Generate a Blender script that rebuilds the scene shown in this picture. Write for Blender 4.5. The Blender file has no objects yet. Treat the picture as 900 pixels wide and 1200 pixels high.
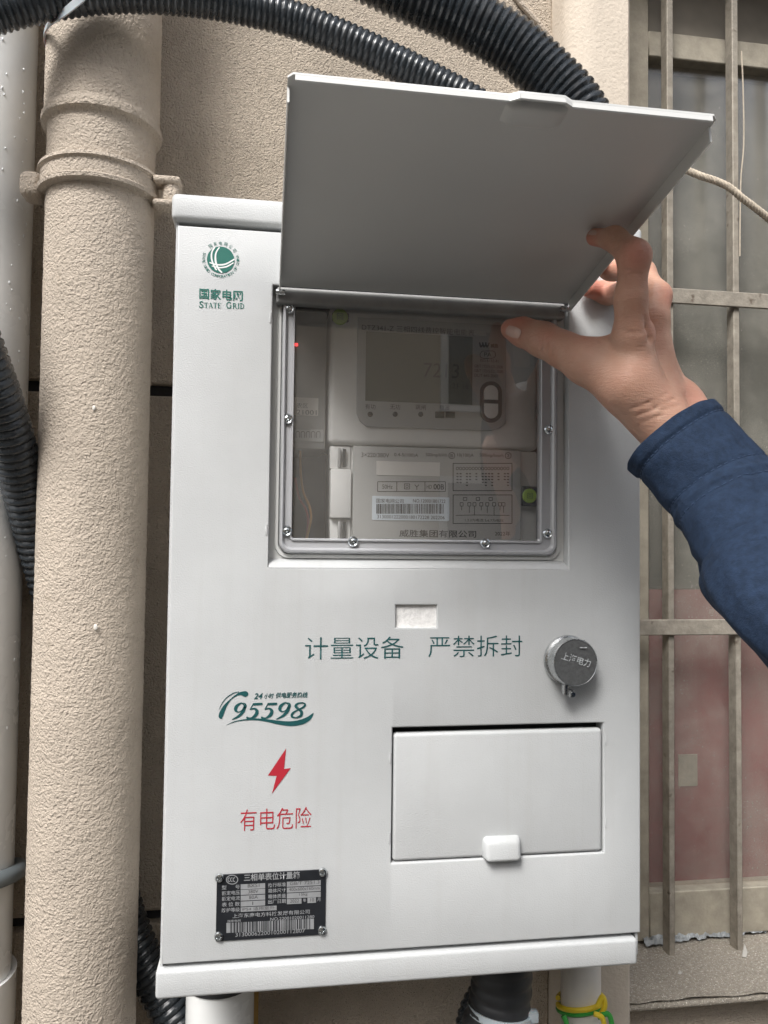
import bpy, bmesh, math, random
import numpy as np
from mathutils import Vector, Matrix, noise as mn

S = bpy.context.scene
COL = S.collection
rad = math.radians
random.seed(7)

# ------------------------------------------------------------------ camera
CAM = Vector((0.078667, -0.632805, 1.484226))
ROT = Matrix(((0.9891242, -0.0169042, -0.1461080),
              (-0.1466276, -0.0352414, -0.9885638),
              (0.0115619, 0.9992359, -0.0373368)))
FPX = 900.0                                   # focal length in pixels of a 900 x 1200 frame
cd = bpy.data.cameras.new('camera')
cam = bpy.data.objects.new('camera', cd); COL.objects.link(cam)
cam.matrix_world = Matrix.Translation(CAM) @ ROT.to_4x4()
cd.sensor_fit = 'VERTICAL'; cd.sensor_height = 24.0; cd.lens = 24.0 * FPX / 1200.0
cd.clip_start = 0.02; cd.clip_end = 300
S.camera = cam
S.cycles.max_bounces = 7; S.cycles.transparent_max_bounces = 10; S.cycles.caustics_reflective = False; S.cycles.caustics_refractive = False
S.cycles.use_adaptive_sampling = True; S.cycles.adaptive_threshold = 0.02

# ------------------------------------------------------------------ light
SUN_EL, SUN_AZ = 50.0, 214.0                  # soft overcast light from above, left and behind the camera
w = bpy.data.worlds.new('World'); S.world = w; w.use_nodes = True
nt = w.node_tree
sky = nt.nodes.new('ShaderNodeTexSky'); sky.sky_type = 'NISHITA'; sky.sun_disc = False
sky.sun_elevation = rad(SUN_EL); sky.sun_rotation = rad(SUN_AZ)
sky.air_density = 1.0; sky.dust_density = 4.0; sky.ozone_density = 0.6
hsv = nt.nodes.new('ShaderNodeHueSaturation'); hsv.inputs['Saturation'].default_value = 0.35
nt.links.new(sky.outputs[0], hsv.inputs['Color'])
nt.links.new(hsv.outputs[0], nt.nodes['Background'].inputs[0])
nt.nodes['Background'].inputs[1].default_value = 0.10
sd = bpy.data.lights.new('sun', 'SUN'); sd.energy = 1.5; sd.angle = rad(20); sd.color = (1, 0.985, 0.965)
sun = bpy.data.objects.new('sun', sd); COL.objects.link(sun)
az = rad(SUN_AZ)
dirv = Vector((math.sin(az) * math.cos(rad(SUN_EL)), math.cos(az) * math.cos(rad(SUN_EL)), math.sin(rad(SUN_EL))))
sun.rotation_euler = dirv.to_track_quat('Z', 'Y').to_euler(); sun.location = (-2, -4, 6)
vs = S.view_settings
vs.view_transform = 'Standard'; vs.look = 'None'; vs.gamma = 1.0; vs.exposure = 1.15; vs.use_curve_mapping = False

# ------------------------------------------------------------------ helpers
def P(x, y, Y=0.0):
    """world point on the plane at depth Y seen at photograph pixel (x, y)"""
    d = ROT @ Vector(((x - 450) / FPX, -(y - 600) / FPX, -1.0))
    return CAM + d * ((Y - CAM.y) / d.y)
def depth(Y, x=450, y=600):
    return -(ROT.transposed() @ (P(x, y, Y) - CAM)).z
def M(px, Y):                                   # pixels to metres at depth Y
    return px * (Y - CAM.y) / 0.97 / FPX
def rect(x0, y0, x1, y1, Y):
    ym, xm = (y0 + y1) / 2, (x0 + x1) / 2
    return P(x0, ym, Y).x, P(x1, ym, Y).x, P(xm, y1, Y).z, P(xm, y0, Y).z

def tag(o, label=None, cat=None, group=None, kind=None):
    if label: o['label'] = label
    if cat: o['category'] = cat
    if group: o['group'] = group
    if kind: o['kind'] = kind
    return o
def thing(name, loc, label, cat, group=None):
    o = bpy.data.objects.new(name, None); COL.objects.link(o); o.location = loc
    o.empty_display_size = 0.05
    return tag(o, label, cat, group)
def origin_of(o):
    v = Vector((0, 0, 0))
    while o is not None:
        v += o.location; o = o.parent
    return v

class B:
    def __init__(s): s.bm = bmesh.new()
    def add(s, bm2):
        me = bpy.data.meshes.new('tmp'); bm2.to_mesh(me); bm2.free(); s.bm.from_mesh(me); bpy.data.meshes.remove(me); return s
    def box(s, x0, x1, y0, y1, z0, z1, bev=0, seg=2):
        b = bmesh.new(); bmesh.ops.create_cube(b, size=1)
        bmesh.ops.scale(b, vec=(x1 - x0, y1 - y0, z1 - z0), verts=b.verts)
        bmesh.ops.translate(b, vec=((x0 + x1) / 2, (y0 + y1) / 2, (z0 + z1) / 2), verts=b.verts)
        if bev: bmesh.ops.bevel(b, geom=b.edges[:], offset=bev, segments=seg, profile=0.5, affect='EDGES')
        return s.add(b)
    def quad(s, x0, x1, z0, z1, Y):
        v = [s.bm.verts.new(p) for p in ((x0, Y, z0), (x1, Y, z0), (x1, Y, z1), (x0, Y, z1))]
        s.bm.faces.new(v); return s
    def prism(s, poly, y0, y1, bev=0, seg=2):   # poly in XZ, front at y0
        b = bmesh.new()
        f = [b.verts.new((x, y0, z)) for x, z in poly]; k = [b.verts.new((x, y1, z)) for x, z in poly]
        n = len(poly); ff = b.faces.new(f); b.faces.new(k[::-1])
        for i in range(n): b.faces.new((f[i], k[i], k[(i + 1) % n], f[(i + 1) % n]))
        bmesh.ops.recalc_face_normals(b, faces=b.faces[:])
        if bev: bmesh.ops.bevel(b, geom=list(ff.edges), offset=bev, segments=seg, profile=0.5, affect='EDGES')
        return s.add(b)
    def flat(s, poly, Y):
        s.bm.faces.new([s.bm.verts.new((x, Y, z)) for x, z in poly]); return s
    def loft(s, loops, cap0=False, cap1=False, closed=True):
        L = [[s.bm.verts.new(p) for p in lp] for lp in loops]
        n = len(L[0])
        for a, b in zip(L, L[1:]):
            for i in range(n if closed else n - 1):
                j = (i + 1) % n
                s.bm.faces.new((a[i], a[j], b[j], b[i]))
        if cap0: s.bm.faces.new(L[0][::-1])
        if cap1: s.bm.faces.new(L[-1])
        return s
    def tube(s, pts, r, seg=12, caps=True, flat=None):
        pts = [Vector(p) for p in pts]
        rr = r if isinstance(r, (list, tuple)) else [r] * len(pts)
        loops = []
        T = (pts[1] - pts[0]).normalized()
        n = T.orthogonal().normalized()
        for i, p in enumerate(pts):
            a = pts[max(i - 1, 0)]; c = pts[min(i + 1, len(pts) - 1)]
            t = (c - a).normalized(); n = (n - t * n.dot(t)).normalized(); b = t.cross(n)
            loops.append([p + (n * math.cos(q) + b * math.sin(q)) * rr[i] for q in (2 * math.pi * k / seg for k in range(seg))])
        return s.loft(loops, caps, caps)
    def lathe(s, prof, o, ax=(0, 0, 1), seg=32):  # prof: (radius, height along axis)
        ax = Vector(ax).normalized(); n = ax.orthogonal().normalized(); b = ax.cross(n); o = Vector(o)
        return s.loft([[o + ax * h + (n * math.cos(q) + b * math.sin(q)) * max(r, 1e-5) for q in (2 * math.pi * k / seg for k in range(seg))] for r, h in prof], True, True)
    def ball(s, c, r, sx=1, sy=1, sz=1, u=8, v=6):
        b = bmesh.new(); bmesh.ops.create_uvsphere(b, u_segments=u, v_segments=v, radius=r)
        bmesh.ops.scale(b, vec=(sx, sy, sz), verts=b.verts); bmesh.ops.translate(b, vec=c, verts=b.verts)
        return s.add(b)
    def text(s, body, x0, y0, x1, y1, h, Y, shear=0, bold=0, fit=True, ang=0, center=None, W=None, H=None):
        """flat lettering between the left-middle and right-middle pixels, h pixels high"""
        c = bpy.data.curves.new('t', 'FONT'); c.body = body; c.shear = shear; c.offset = bold; c.resolution_u = 3
        o = bpy.data.objects.new('t', c); COL.objects.link(o)
        dg = bpy.context.evaluated_depsgraph_get()
        me = bpy.data.meshes.new_from_object(o.evaluated_get(dg))
        bpy.data.objects.remove(o); bpy.data.curves.remove(c)
        if len(me.vertices) == 0: bpy.data.meshes.remove(me); return s
        co = np.empty(len(me.vertices) * 3); me.vertices.foreach_get('co', co); co = co.reshape(-1, 3)
        lo, hi = co.min(0), co.max(0)
        if center is None:
            a, b = P(x0, y0, Y), P(x1, y1, Y); W = b.x - a.x; H = M(h, Y); cx, cz = (a.x + b.x) / 2, (a.z + b.z) / 2
        else:
            cx, cz = center
        u = ((co[:, 0] - lo[0]) / max(hi[0] - lo[0], 1e-6) - 0.5) * W
        v = ((co[:, 1] - lo[1]) / max(hi[1] - lo[1], 1e-6) - 0.5) * H
        ca, sa = math.cos(ang), math.sin(ang)
        co[:, 0] = cx + u * ca - v * sa; co[:, 1] = Y; co[:, 2] = cz + u * sa + v * ca
        me.vertices.foreach_set('co', co.ravel()); s.bm.from_mesh(me); bpy.data.meshes.remove(me)
        return s
    def brush(s, pts, Y):                       # variable-width flat stroke, points (px, py, width px)
        pts = catmull([Vector(p) for p in pts], 6)
        L = []
        for i, p in enumerate(pts):
            t = (pts[min(i + 1, len(pts) - 1)] - pts[max(i - 1, 0)]); n = Vector((-t.y, t.x)); n.normalize()
            a = p.xy + n * p.z / 2; b = p.xy - n * p.z / 2
            L.append((s.bm.verts.new(P(a.x, a.y, Y)), s.bm.verts.new(P(b.x, b.y, Y))))
        for (a, b), (c, d) in zip(L, L[1:]):
            try: s.bm.faces.new((a, b, d, c))
            except ValueError: pass
        return s
    def build(s, name, mat, parent=None, smooth=40, origin=None, recalc=True):
        bm = s.bm
        if recalc: bmesh.ops.recalc_face_normals(bm, faces=bm.faces[:])
        me = bpy.data.meshes.new(name); bm.to_mesh(me); bm.free()
        org = origin_of(parent) if parent is not None else Vector(origin or (0, 0, 0))
        me.transform(Matrix.Translation(-org))
        me.materials.append(mat)
        if smooth:
            me.polygons.foreach_set('use_smooth', [True] * len(me.polygons)); me.set_sharp_from_angle(angle=rad(smooth))
        o = bpy.data.objects.new(name, me); COL.objects.link(o)
        if parent is not None: o.parent = parent
        else: o.location = org
        return o

def catmull(p, n):
    out = []
    q = [p[0]] + list(p) + [p[-1]]
    for i in range(1, len(q) - 2):
        for k in range(n):
            t = k / n
            a, b, c, d = q[i - 1], q[i], q[i + 1], q[i + 2]
            out.append(0.5 * (2 * b + (c - a) * t + (2 * a - 5 * b + 4 * c - d) * t * t + (3 * b - a - 3 * c + d) * t ** 3))
    out.append(p[-1].copy())
    return out
def resample(pts, step):
    out = [pts[0].copy()]; acc = 0
    for a, b in zip(pts, pts[1:]):
        L = (b - a).length; pos = step - acc
        while pos <= L:
            out.append(a.lerp(b, pos / L)); pos += step
        acc = (acc + L) % step if L + acc >= step else acc + L
    return out
def rrect(x0, x1, z0, z1, r, Y, n=6):
    out = []
    for cx, cz, a0 in ((x1 - r, z1 - r, 0), (x0 + r, z1 - r, 90), (x0 + r, z0 + r, 180), (x1 - r, z0 + r, 270)):
        for k in range(n + 1):
            a = rad(a0 + 90 * k / n); out.append((cx + r * math.cos(a), Y, cz + r * math.sin(a)))
    return out
def rpoly(x0, x1, z0, z1, r, n=6):
    return [(a, c) for a, b, c in rrect(x0, x1, z0, z1, r, 0, n)]

# ------------------------------------------------------------------ materials
def N(nt, t, **k):
    n = nt.nodes.new(t)
    for a, v in k.items():
        if a in n.inputs: n.inputs[a].default_value = v
        else: setattr(n, a, v)
    return n
def mat(name, col, rough=0.5, metal=0.0, spec=0.5, var=0.0, vscale=20, bumps=(), col2=None, sss=0, coat=0, roughvar=0, spots=None, streak=0, flush=None):
    """principled material; var = tonal noise, bumps = [(kind, scale, distance_m, strength)]"""
    m = bpy.data.materials.new(name); m.use_nodes = True; t = m.node_tree; p = t.nodes['Principled BSDF']
    p.inputs['Base Color'].default_value = (*col, 1); p.inputs['Roughness'].default_value = rough
    p.inputs['Metallic'].default_value = metal; p.inputs['Specular IOR Level'].default_value = spec
    p.inputs['Coat Weight'].default_value = coat
    tc = N(t, 'ShaderNodeTexCoord'); g = N(t, 'ShaderNodeNewGeometry')
    if var or col2 or spots:
        nz = N(t, 'ShaderNodeTexNoise', Scale=vscale, Detail=4.0, Roughness=0.65)
        t.links.new(g.outputs['Position'], nz.inputs['Vector'])
        r = N(t, 'ShaderNodeMapRange'); t.links.new(nz.outputs['Fac'], r.inputs['Value'])
        r.inputs['From Min'].default_value = 0.3; r.inputs['From Max'].default_value = 0.7
        mx = N(t, 'ShaderNodeMix', data_type='RGBA'); t.links.new(r.outputs[0], mx.inputs['Factor'])
        c2 = col2 or tuple(c * (1 - var) for c in col); c1 = tuple(min(1, c * (1 + (0 if col2 else var))) for c in col)
        mx.inputs[6].default_value = (*c1, 1); mx.inputs[7].default_value = (*c2, 1)
        out = mx.outputs[2]
        if spots:                                # (scale, threshold, colour)
            sn = N(t, 'ShaderNodeTexNoise', Scale=spots[0], Detail=3.0); t.links.new(g.outputs['Position'], sn.inputs['Vector'])
            sr = N(t, 'ShaderNodeMapRange'); t.links.new(sn.outputs['Fac'], sr.inputs['Value'])
            sr.inputs['From Min'].default_value = spots[1]; sr.inputs['From Max'].default_value = spots[1] + 0.08
            m2 = N(t, 'ShaderNodeMix', data_type='RGBA'); t.links.new(sr.outputs[0], m2.inputs['Factor'])
            t.links.new(out, m2.inputs[6]); m2.inputs[7].default_value = (*spots[2], 1); out = m2.outputs[2]
        if streak:                               # faint vertical rain streaks and grime
            mp = N(t, 'ShaderNodeMapping'); mp.inputs['Scale'].default_value = (55, 55, 2.6); t.links.new(g.outputs['Position'], mp.inputs['Vector'])
            n2 = N(t, 'ShaderNodeTexNoise', Scale=1.0, Detail=5.0, Roughness=0.6); t.links.new(mp.outputs[0], n2.inputs['Vector'])
            r3 = N(t, 'ShaderNodeMapRange'); t.links.new(n2.outputs['Fac'], r3.inputs['Value'])
            r3.inputs['From Min'].default_value = 0.52; r3.inputs['From Max'].default_value = 0.78; r3.inputs['To Max'].default_value = streak * 3.2
            m4 = N(t, 'ShaderNodeMix', data_type='RGBA'); t.links.new(r3.outputs[0], m4.inputs['Factor'])
            t.links.new(out, m4.inputs[6]); m4.inputs[7].default_value = (0.36, 0.345, 0.31, 1); out = m4.outputs[2]
        if flush:                                # redder skin where the mesh carries the attribute
            at_ = N(t, 'ShaderNodeAttribute'); at_.attribute_name = 'flush'
            m5 = N(t, 'ShaderNodeMix', data_type='RGBA'); t.links.new(at_.outputs['Fac'], m5.inputs['Factor'])
            t.links.new(out, m5.inputs[6]); m5.inputs[7].default_value = (*flush, 1); out = m5.outputs[2]
        t.links.new(out, p.inputs['Base Color'])
        if roughvar:
            rr = N(t, 'ShaderNodeMapRange'); t.links.new(nz.outputs['Fac'], rr.inputs['Value'])
            rr.inputs['From Min'].default_value = 0.3; rr.inputs['From Max'].default_value = 0.7
            rr.inputs['To Min'].default_value = max(0.02, rough - roughvar); rr.inputs['To Max'].default_value = rough + roughvar
            t.links.new(rr.outputs[0], p.inputs['Roughness'])
    prev = None
    for kind, sc, dist, st in bumps:
        if kind == 'noise':
            x = N(t, 'ShaderNodeTexNoise', Scale=sc, Detail=3.0, Roughness=0.6); o = x.outputs['Fac']
        elif kind == 'smooth':
            x = N(t, 'ShaderNodeTexNoise', Scale=sc, Detail=1.0, Roughness=0.4); o = x.outputs['Fac']
        elif kind == 'cell':
            x = N(t, 'ShaderNodeTexVoronoi', Scale=sc, feature='SMOOTH_F1'); o = x.outputs['Distance']
        elif kind == 'wrinkle':
            x = N(t, 'ShaderNodeTexNoise', Scale=sc, Detail=3.0, Roughness=0.6); o = x.outputs['Fac']
        elif kind == 'weave':
            x = N(t, 'ShaderNodeTexWave', Scale=sc, Distortion=0.4, bands_direction='DIAGONAL'); o = x.outputs['Fac']
        if kind == 'wrinkle':
            mp = N(t, 'ShaderNodeMapping'); mp.inputs['Rotation'].default_value = (0, rad(22), 0); mp.inputs['Scale'].default_value = (0.22, 0.5, 1.6)
            t.links.new(g.outputs['Position'], mp.inputs['Vector']); t.links.new(mp.outputs[0], x.inputs['Vector'])
        else: t.links.new(g.outputs['Position'], x.inputs['Vector'])
        b = N(t, 'ShaderNodeBump', Strength=st, Distance=dist); t.links.new(o, b.inputs['Height'])
        if prev: t.links.new(prev, b.inputs['Normal'])
        prev = b.outputs[0]
    if prev: t.links.new(prev, p.inputs['Normal'])
    if sss:
        p.inputs['Subsurface Weight'].default_value = sss; p.inputs['Subsurface Radius'].default_value = (1, 0.35, 0.2)
        p.inputs['Subsurface Scale'].default_value = 0.006
    return m
def thin_glass(name, tint, refl_rough=0.02, dust_haze=0.0, dust_haze_col=(0.5, 0.47, 0.42), dscale=60, body=0.0, ior=1.5, speck=False):
    """thin clear sheet: transparent + fresnel gloss, with an even film of painted haze and dust"""
    m = bpy.data.materials.new(name); m.use_nodes = True; t = m.node_tree; t.nodes.clear()
    o = N(t, 'ShaderNodeOutputMaterial'); tr = N(t, 'ShaderNodeBsdfTransparent'); tr.inputs[0].default_value = (*tint, 1)
    gl = N(t, 'ShaderNodeBsdfGlossy'); gl.inputs['Roughness'].default_value = refl_rough
    fr = N(t, 'ShaderNodeFresnel'); fr.inputs[0].default_value = ior
    df = N(t, 'ShaderNodeBsdfDiffuse'); df.inputs[0].default_value = (*dust_haze_col, 1)
    mx = N(t, 'ShaderNodeMixShader'); t.links.new(fr.outputs[0], mx.inputs[0]); 
    m1 = N(t, 'ShaderNodeMixShader'); t.links.new(tr.outputs[0], m1.inputs[1]); t.links.new(df.outputs[0], m1.inputs[2])
    g = N(t, 'ShaderNodeNewGeometry')
    nz = N(t, 'ShaderNodeTexNoise', Scale=dscale, Detail=5.0, Roughness=0.75); t.links.new(g.outputs['Position'], nz.inputs['Vector'])
    r = N(t, 'ShaderNodeMapRange'); t.links.new(nz.outputs['Fac'], r.inputs['Value'])
    r.inputs['From Min'].default_value = 0.35; r.inputs['From Max'].default_value = 0.7
    r.inputs['To Min'].default_value = max(0, dust_haze * 0.55) + body; r.inputs['To Max'].default_value = min(1, dust_haze * 1.4 + body)
    fac = r.outputs[0]
    if speck:
        s2 = N(t, 'ShaderNodeTexNoise', Scale=420.0, Detail=2.0); t.links.new(g.outputs['Position'], s2.inputs['Vector'])
        r2 = N(t, 'ShaderNodeMapRange'); t.links.new(s2.outputs['Fac'], r2.inputs['Value'])
        r2.inputs['From Min'].default_value = 0.635; r2.inputs['From Max'].default_value = 0.76; r2.inputs['To Max'].default_value = 0.45
        ad = N(t, 'ShaderNodeMath', operation='ADD', use_clamp=True); t.links.new(fac, ad.inputs[0]); t.links.new(r2.outputs[0], ad.inputs[1]); fac = ad.outputs[0]
    t.links.new(fac, m1.inputs[0])
    t.links.new(m1.outputs[0], mx.inputs[1]); t.links.new(gl.outputs[0], mx.inputs[2]); t.links.new(mx.outputs[0], o.inputs[0])
    return m

BEIGE = (0.53, 0.455, 0.37)
MT = dict(
    stucco=mat('beige_stucco', BEIGE, 0.9, spec=0.2, var=0.10, vscale=9, bumps=[('noise', 380, 0.0036, 1.0), ('cell', 620, 0.0018, 0.9)]),
    pipepaint=mat('beige_stipple_paint', (0.50, 0.43, 0.355), 0.85, spec=0.25, var=0.09, vscale=14, bumps=[('noise', 330, 0.0032, 0.9), ('cell', 560, 0.0014, 0.6)], spots=(46, 0.70, (0.40, 0.34, 0.27))),
    pier=mat('smooth_stipple_paint', (0.62, 0.545, 0.455), 0.85, spec=0.25, var=0.08, vscale=14, bumps=[('noise', 260, 0.0016, 0.6)]),
    groove=mat('dark_joint', (0.05, 0.05, 0.052), 0.9, spec=0.2, var=0.2, bumps=[('noise', 300, 0.002, 0.6)]),
    steel=mat('powder_coated_steel', (0.515, 0.527, 0.528), 0.42, spec=0.4, var=0.05, vscale=9, streak=0.05, bumps=[('smooth', 900, 0.0004, 0.55), ('noise', 90, 0.0004, 0.15)]),
    lidsteel=mat('smooth_grey_steel', (0.62, 0.625, 0.61), 0.30, spec=0.45, var=0.02, vscale=6),
    hingeshade=mat('shade_toned_hinge_steel', (0.27, 0.27, 0.265), 0.5, var=0.12, vscale=60),  # the lid's shade on the hinge strip is put into this darker grey
    scuff=mat('scuffed_paint', (0.80, 0.79, 0.77), 0.6, var=0.16, vscale=160, bumps=[('noise', 400, 0.001, 0.6)]),
    green=mat('green_print', (0.004, 0.125, 0.095), 0.5),
    teal=mat('dark_teal_print', (0.008, 0.075, 0.078), 0.5, var=0.15, vscale=80),
    red=mat('red_print', (0.42, 0.02, 0.035), 0.5),
    white=mat('white_print', (0.75, 0.76, 0.75), 0.5),
    plate=mat('black_nameplate', (0.018, 0.02, 0.024), 0.35, metal=0.2, var=0.2, vscale=60),
    plateprint=mat('silver_print', (0.38, 0.39, 0.40), 0.4, metal=0.35, var=0.12, vscale=120),
    platedark=mat('grey_stamped_print', (0.10, 0.10, 0.10), 0.5),
    metal=mat('galvanised_metal', (0.55, 0.565, 0.57), 0.28, metal=1.0, var=0.2, vscale=120, bumps=[('noise', 500, 0.0004, 0.4)], roughvar=0.12),
    capmetal=mat('dull_zinc_cap', (0.20, 0.205, 0.205), 0.42, metal=0.7, var=0.25, vscale=160, bumps=[('noise', 420, 0.0005, 0.5)], roughvar=0.1),
    stamp=mat('bright_scratched_metal', (0.50, 0.52, 0.53), 0.35, metal=0.2, var=0.5, vscale=420),
    bright=mat('bright_zinc', (0.62, 0.65, 0.66), 0.22, metal=1.0, bumps=[('noise', 300, 0.0003, 0.3)]),
    black=mat('black_corrugated_plastic', (0.024, 0.029, 0.034), 0.27, spec=0.6, var=0.4, vscale=55, roughvar=0.2, bumps=[('smooth', 160, 0.002, 0.35)]),
    blackdull=mat('dull_black_plastic', (0.022, 0.023, 0.025), 0.5, var=0.3, vscale=40),
    ring=mat('black_rubber', (0.02, 0.021, 0.022), 0.5),
    tie=mat('translucent_nylon', (0.42, 0.47, 0.50), 0.3, spec=0.5, sss=0.2),
    tiegrey=mat('grey_cable_sheath', (0.12, 0.14, 0.15), 0.35),
    whitepvc=mat('white_pvc', (0.78, 0.79, 0.78), 0.25, spec=0.5, var=0.05, vscale=10, roughvar=0.08, bumps=[('smooth', 120, 0.0006, 0.25)]),
    cream=mat('cream_pvc', (0.72, 0.69, 0.64), 0.35, var=0.06, vscale=20, spots=(140, 0.72, (0.25, 0.2, 0.15))),
    yg_y=mat('yellow_sheath', (0.75, 0.56, 0.03), 0.4), yg_g=mat('green_sheath', (0.04, 0.33, 0.05), 0.4),
    ochre=mat('ochre_strip', (0.42, 0.25, 0.06), 0.6, var=0.15),
    board=mat('cavity_shade_black', (0.018, 0.022, 0.023), 0.7),  # near-black colour painted in for shade inside the box
    mshell=mat('meter_shell', (0.80, 0.80, 0.78), 0.4, var=0.03),
    mpanel=mat('meter_panel_grey', (0.43, 0.435, 0.43), 0.4, var=0.03),
    mcover=mat('smoked_terminal_cover', (0.47, 0.47, 0.455), 0.25, var=0.03),
    lcd=mat('liquid_crystal_display', (0.13, 0.14, 0.115), 0.15, spec=0.4),
    ink=mat('black_ink', (0.03, 0.03, 0.03), 0.6), faint=mat('grey_ink', (0.02, 0.024, 0.02), 0.6),
    label=mat('pale_blue_label', (0.74, 0.82, 0.88), 0.5), blank=mat('off_white_label', (0.82, 0.80, 0.76), 0.5),
    seal=mat('lime_seal', (0.36, 0.55, 0.06), 0.4), sealdark=mat('dark_seal_print', (0.12, 0.2, 0.03), 0.5),
    module=mat('grey_module_plastic', (0.34, 0.34, 0.335), 0.5, var=0.04),
    wire_o=mat('orange_wire', (0.50, 0.24, 0.05), 0.5), wire_r=mat('red_wire', (0.35, 0.02, 0.02), 0.5),
    skin=mat('skin', (0.53, 0.325, 0.24), 0.46, spec=0.35, var=0.0, col2=(0.48, 0.262, 0.185), vscale=38, sss=0.2, flush=(0.56, 0.21, 0.155), bumps=[('wrinkle', 460, 0.0014, 0.36), ('noise', 500, 0.0006, 0.3), ('cell', 1100, 0.0003, 0.4)]),
    nail=mat('fingernail', (0.62, 0.41, 0.34), 0.25, spec=0.5, sss=0.2),
    cloth=mat('navy_twill', (0.015, 0.028, 0.056), 0.85, spec=0.2, var=0.28, vscale=190, bumps=[('noise', 1300, 0.0006, 0.6), ('noise', 260, 0.0016, 0.45)]),
    thread=mat('navy_thread', (0.02, 0.04, 0.085), 0.8),
    trousers=mat('dark_trousers', (0.03, 0.032, 0.04), 0.9), hair=mat('black_hair', (0.012, 0.011, 0.01), 0.6),
    bars=mat('dusty_painted_iron', (0.29, 0.26, 0.215), 0.75, var=0.26, vscale=70, bumps=[('noise', 260, 0.0012, 0.6)], spots=(60, 0.66, (0.13, 0.10, 0.075))),
    wframe=mat('dirty_window_frame', (0.36, 0.325, 0.26), 0.8, var=0.2, vscale=40, bumps=[('noise', 200, 0.001, 0.5)]),
    sill=mat('gritty_stone_sill', (0.46, 0.41, 0.34), 0.95, var=0.0, col2=(0.26, 0.23, 0.19), vscale=260, bumps=[('noise', 420, 0.003, 1.0)], spots=(520, 0.58, (0.72, 0.68, 0.6))),
    screen=mat('grey_insect_screen', (0.095, 0.10, 0.09), 0.9, var=0.25, vscale=700, spec=0.2),
    maroon=mat('maroon_board', (0.24, 0.075, 0.078), 0.7, var=0.2, vscale=8),
    inner=mat('grimy_interior', (0.20, 0.18, 0.15), 0.9, var=0.3, vscale=6),
    rope=mat('cotton_rope', (0.52, 0.45, 0.36), 0.9, var=0.15, vscale=200, bumps=[('noise', 900, 0.0008, 0.6)]),
    twig=mat('dry_twig', (0.10, 0.075, 0.05), 0.9), flake=mat('white_flake', (0.66, 0.64, 0.60), 0.7),
    foil=mat('crumpled_plastic', (0.33, 0.35, 0.36), 0.3, var=0.3, vscale=90, bumps=[('noise', 120, 0.004, 0.9)]),
    asphalt=mat('asphalt_ground', (0.10, 0.098, 0.092), 0.9, var=0.25, vscale=3, bumps=[('noise', 120, 0.003, 0.5)]),
    facade=mat('beige_render', (0.68, 0.59, 0.47), 0.9, var=0.08, vscale=2),
    darkglass=mat('dark_window_glass', (0.03, 0.035, 0.04), 0.08, spec=0.6),
    pane=thin_glass('window_pane', (0.99, 0.99, 0.99), 0.012, dust_haze=0.11, dust_haze_col=(0.72, 0.71, 0.68), dscale=7, ior=2.3),  # pale film here paints broad reflections and haze into the pane's colour
    clear=thin_glass('clear_plastic_frame', (0.85, 0.86, 0.88), 0.08, dust_haze=0.02, body=0.48, dust_haze_col=(0.84, 0.85, 0.88), dscale=12, ior=1.9),
    dusty=thin_glass('dusty_window_glass', (0.97, 0.96, 0.94), 0.22, dust_haze=0.34, dust_haze_col=(0.46, 0.435, 0.38), dscale=9, speck=True, ior=1.4),
    led=None)
m = bpy.data.materials.new('red_led'); m.use_nodes = True
m.node_tree.nodes['Principled BSDF'].inputs['Base Color'].default_value = (0.5, 0.02, 0.02, 1)
m.node_tree.nodes['Principled BSDF'].inputs['Emission Color'].default_value = (1, 0.05, 0.05, 1)
m.node_tree.nodes['Principled BSDF'].inputs['Emission Strength'].default_value = 1.2
MT['led'] = m
m = mat('water_film', (0.74, 0.76, 0.76), 0.04, spec=0.9)
MT['water'] = m

# ------------------------------------------------------------------ setting: ground, wall, opposite building
YW = 0.228                                       # face of the stucco wall
g = B(); g.box(-60, 60, -60, 60, -0.3, 0.0); tag(g.build('ground', MT['asphalt'], smooth=0), kind='structure')

xw0 = P(738, 60, 0.17).x                         # left edge of the window opening
xpl = P(661, 60, 0.19).x
wall = thing('stucco_wall', (0, YW, 0), 'beige stippled stucco wall with dark horizontal joints behind the meter box', 'wall')
gz = [P(190, 457, YW).z, P(180, 1075, YW).z]
pitch = gz[0] - gz[1]
zs = [gz[0] + pitch * k for k in range(-3, 9)]
gh = 0.0065
for a, b in zip(zs, zs[1:]):
    z0, z1 = max(a + gh, 0.01), b - gh
    if z1 <= 0.05: continue
    k = B(); k.box(-2.6, xpl, YW, YW + 0.16, z0, z1, 0.002, 1); k.build('stucco_panel', MT['stucco'], wall)
for z in zs:
    if z > 0.02: k = B(); k.box(-2.59, xpl - 0.001, YW + 0.012, YW + 0.15, z - gh, z + gh); k.build('joint', MT['groove'], wall, smooth=0)
# rounded pier between the meter box and the window
pier_r = 0.03
pr = [(xpl + pier_r - pier_r * math.cos(rad(a)), 0.168 + pier_r - pier_r * math.sin(rad(a))) for a in range(0, 91, 10)]
pr = [(xpl, 0.40)] + pr + [(xw0 - 0.003, 0.168), (xw0, 0.171), (xw0, 0.40)]
k = B(); k.loft([[(x, y, 0.01) for x, y in pr], [(x, y, 4.6) for x, y in pr]], True, True)
k.build('pier', MT['pier'], wall, 30)
zsill = P(820, 1166, 0.195).z
xr = xw0 + 1.05
k = B(); k.box(xw0 + 0.001, xr, 0.226, 0.55, 0.01, zsill - 0.012, 0.002, 1); k.build('stucco_panel', MT['stucco'], wall)
k = B(); k.box(xr + 0.001, xr + 2.5, YW, 0.55, 0.01, 4.6, 0.002, 1); k.build('stucco_panel', MT['stucco'], wall)
zlint = P(800, 22, 0.30).z
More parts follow.
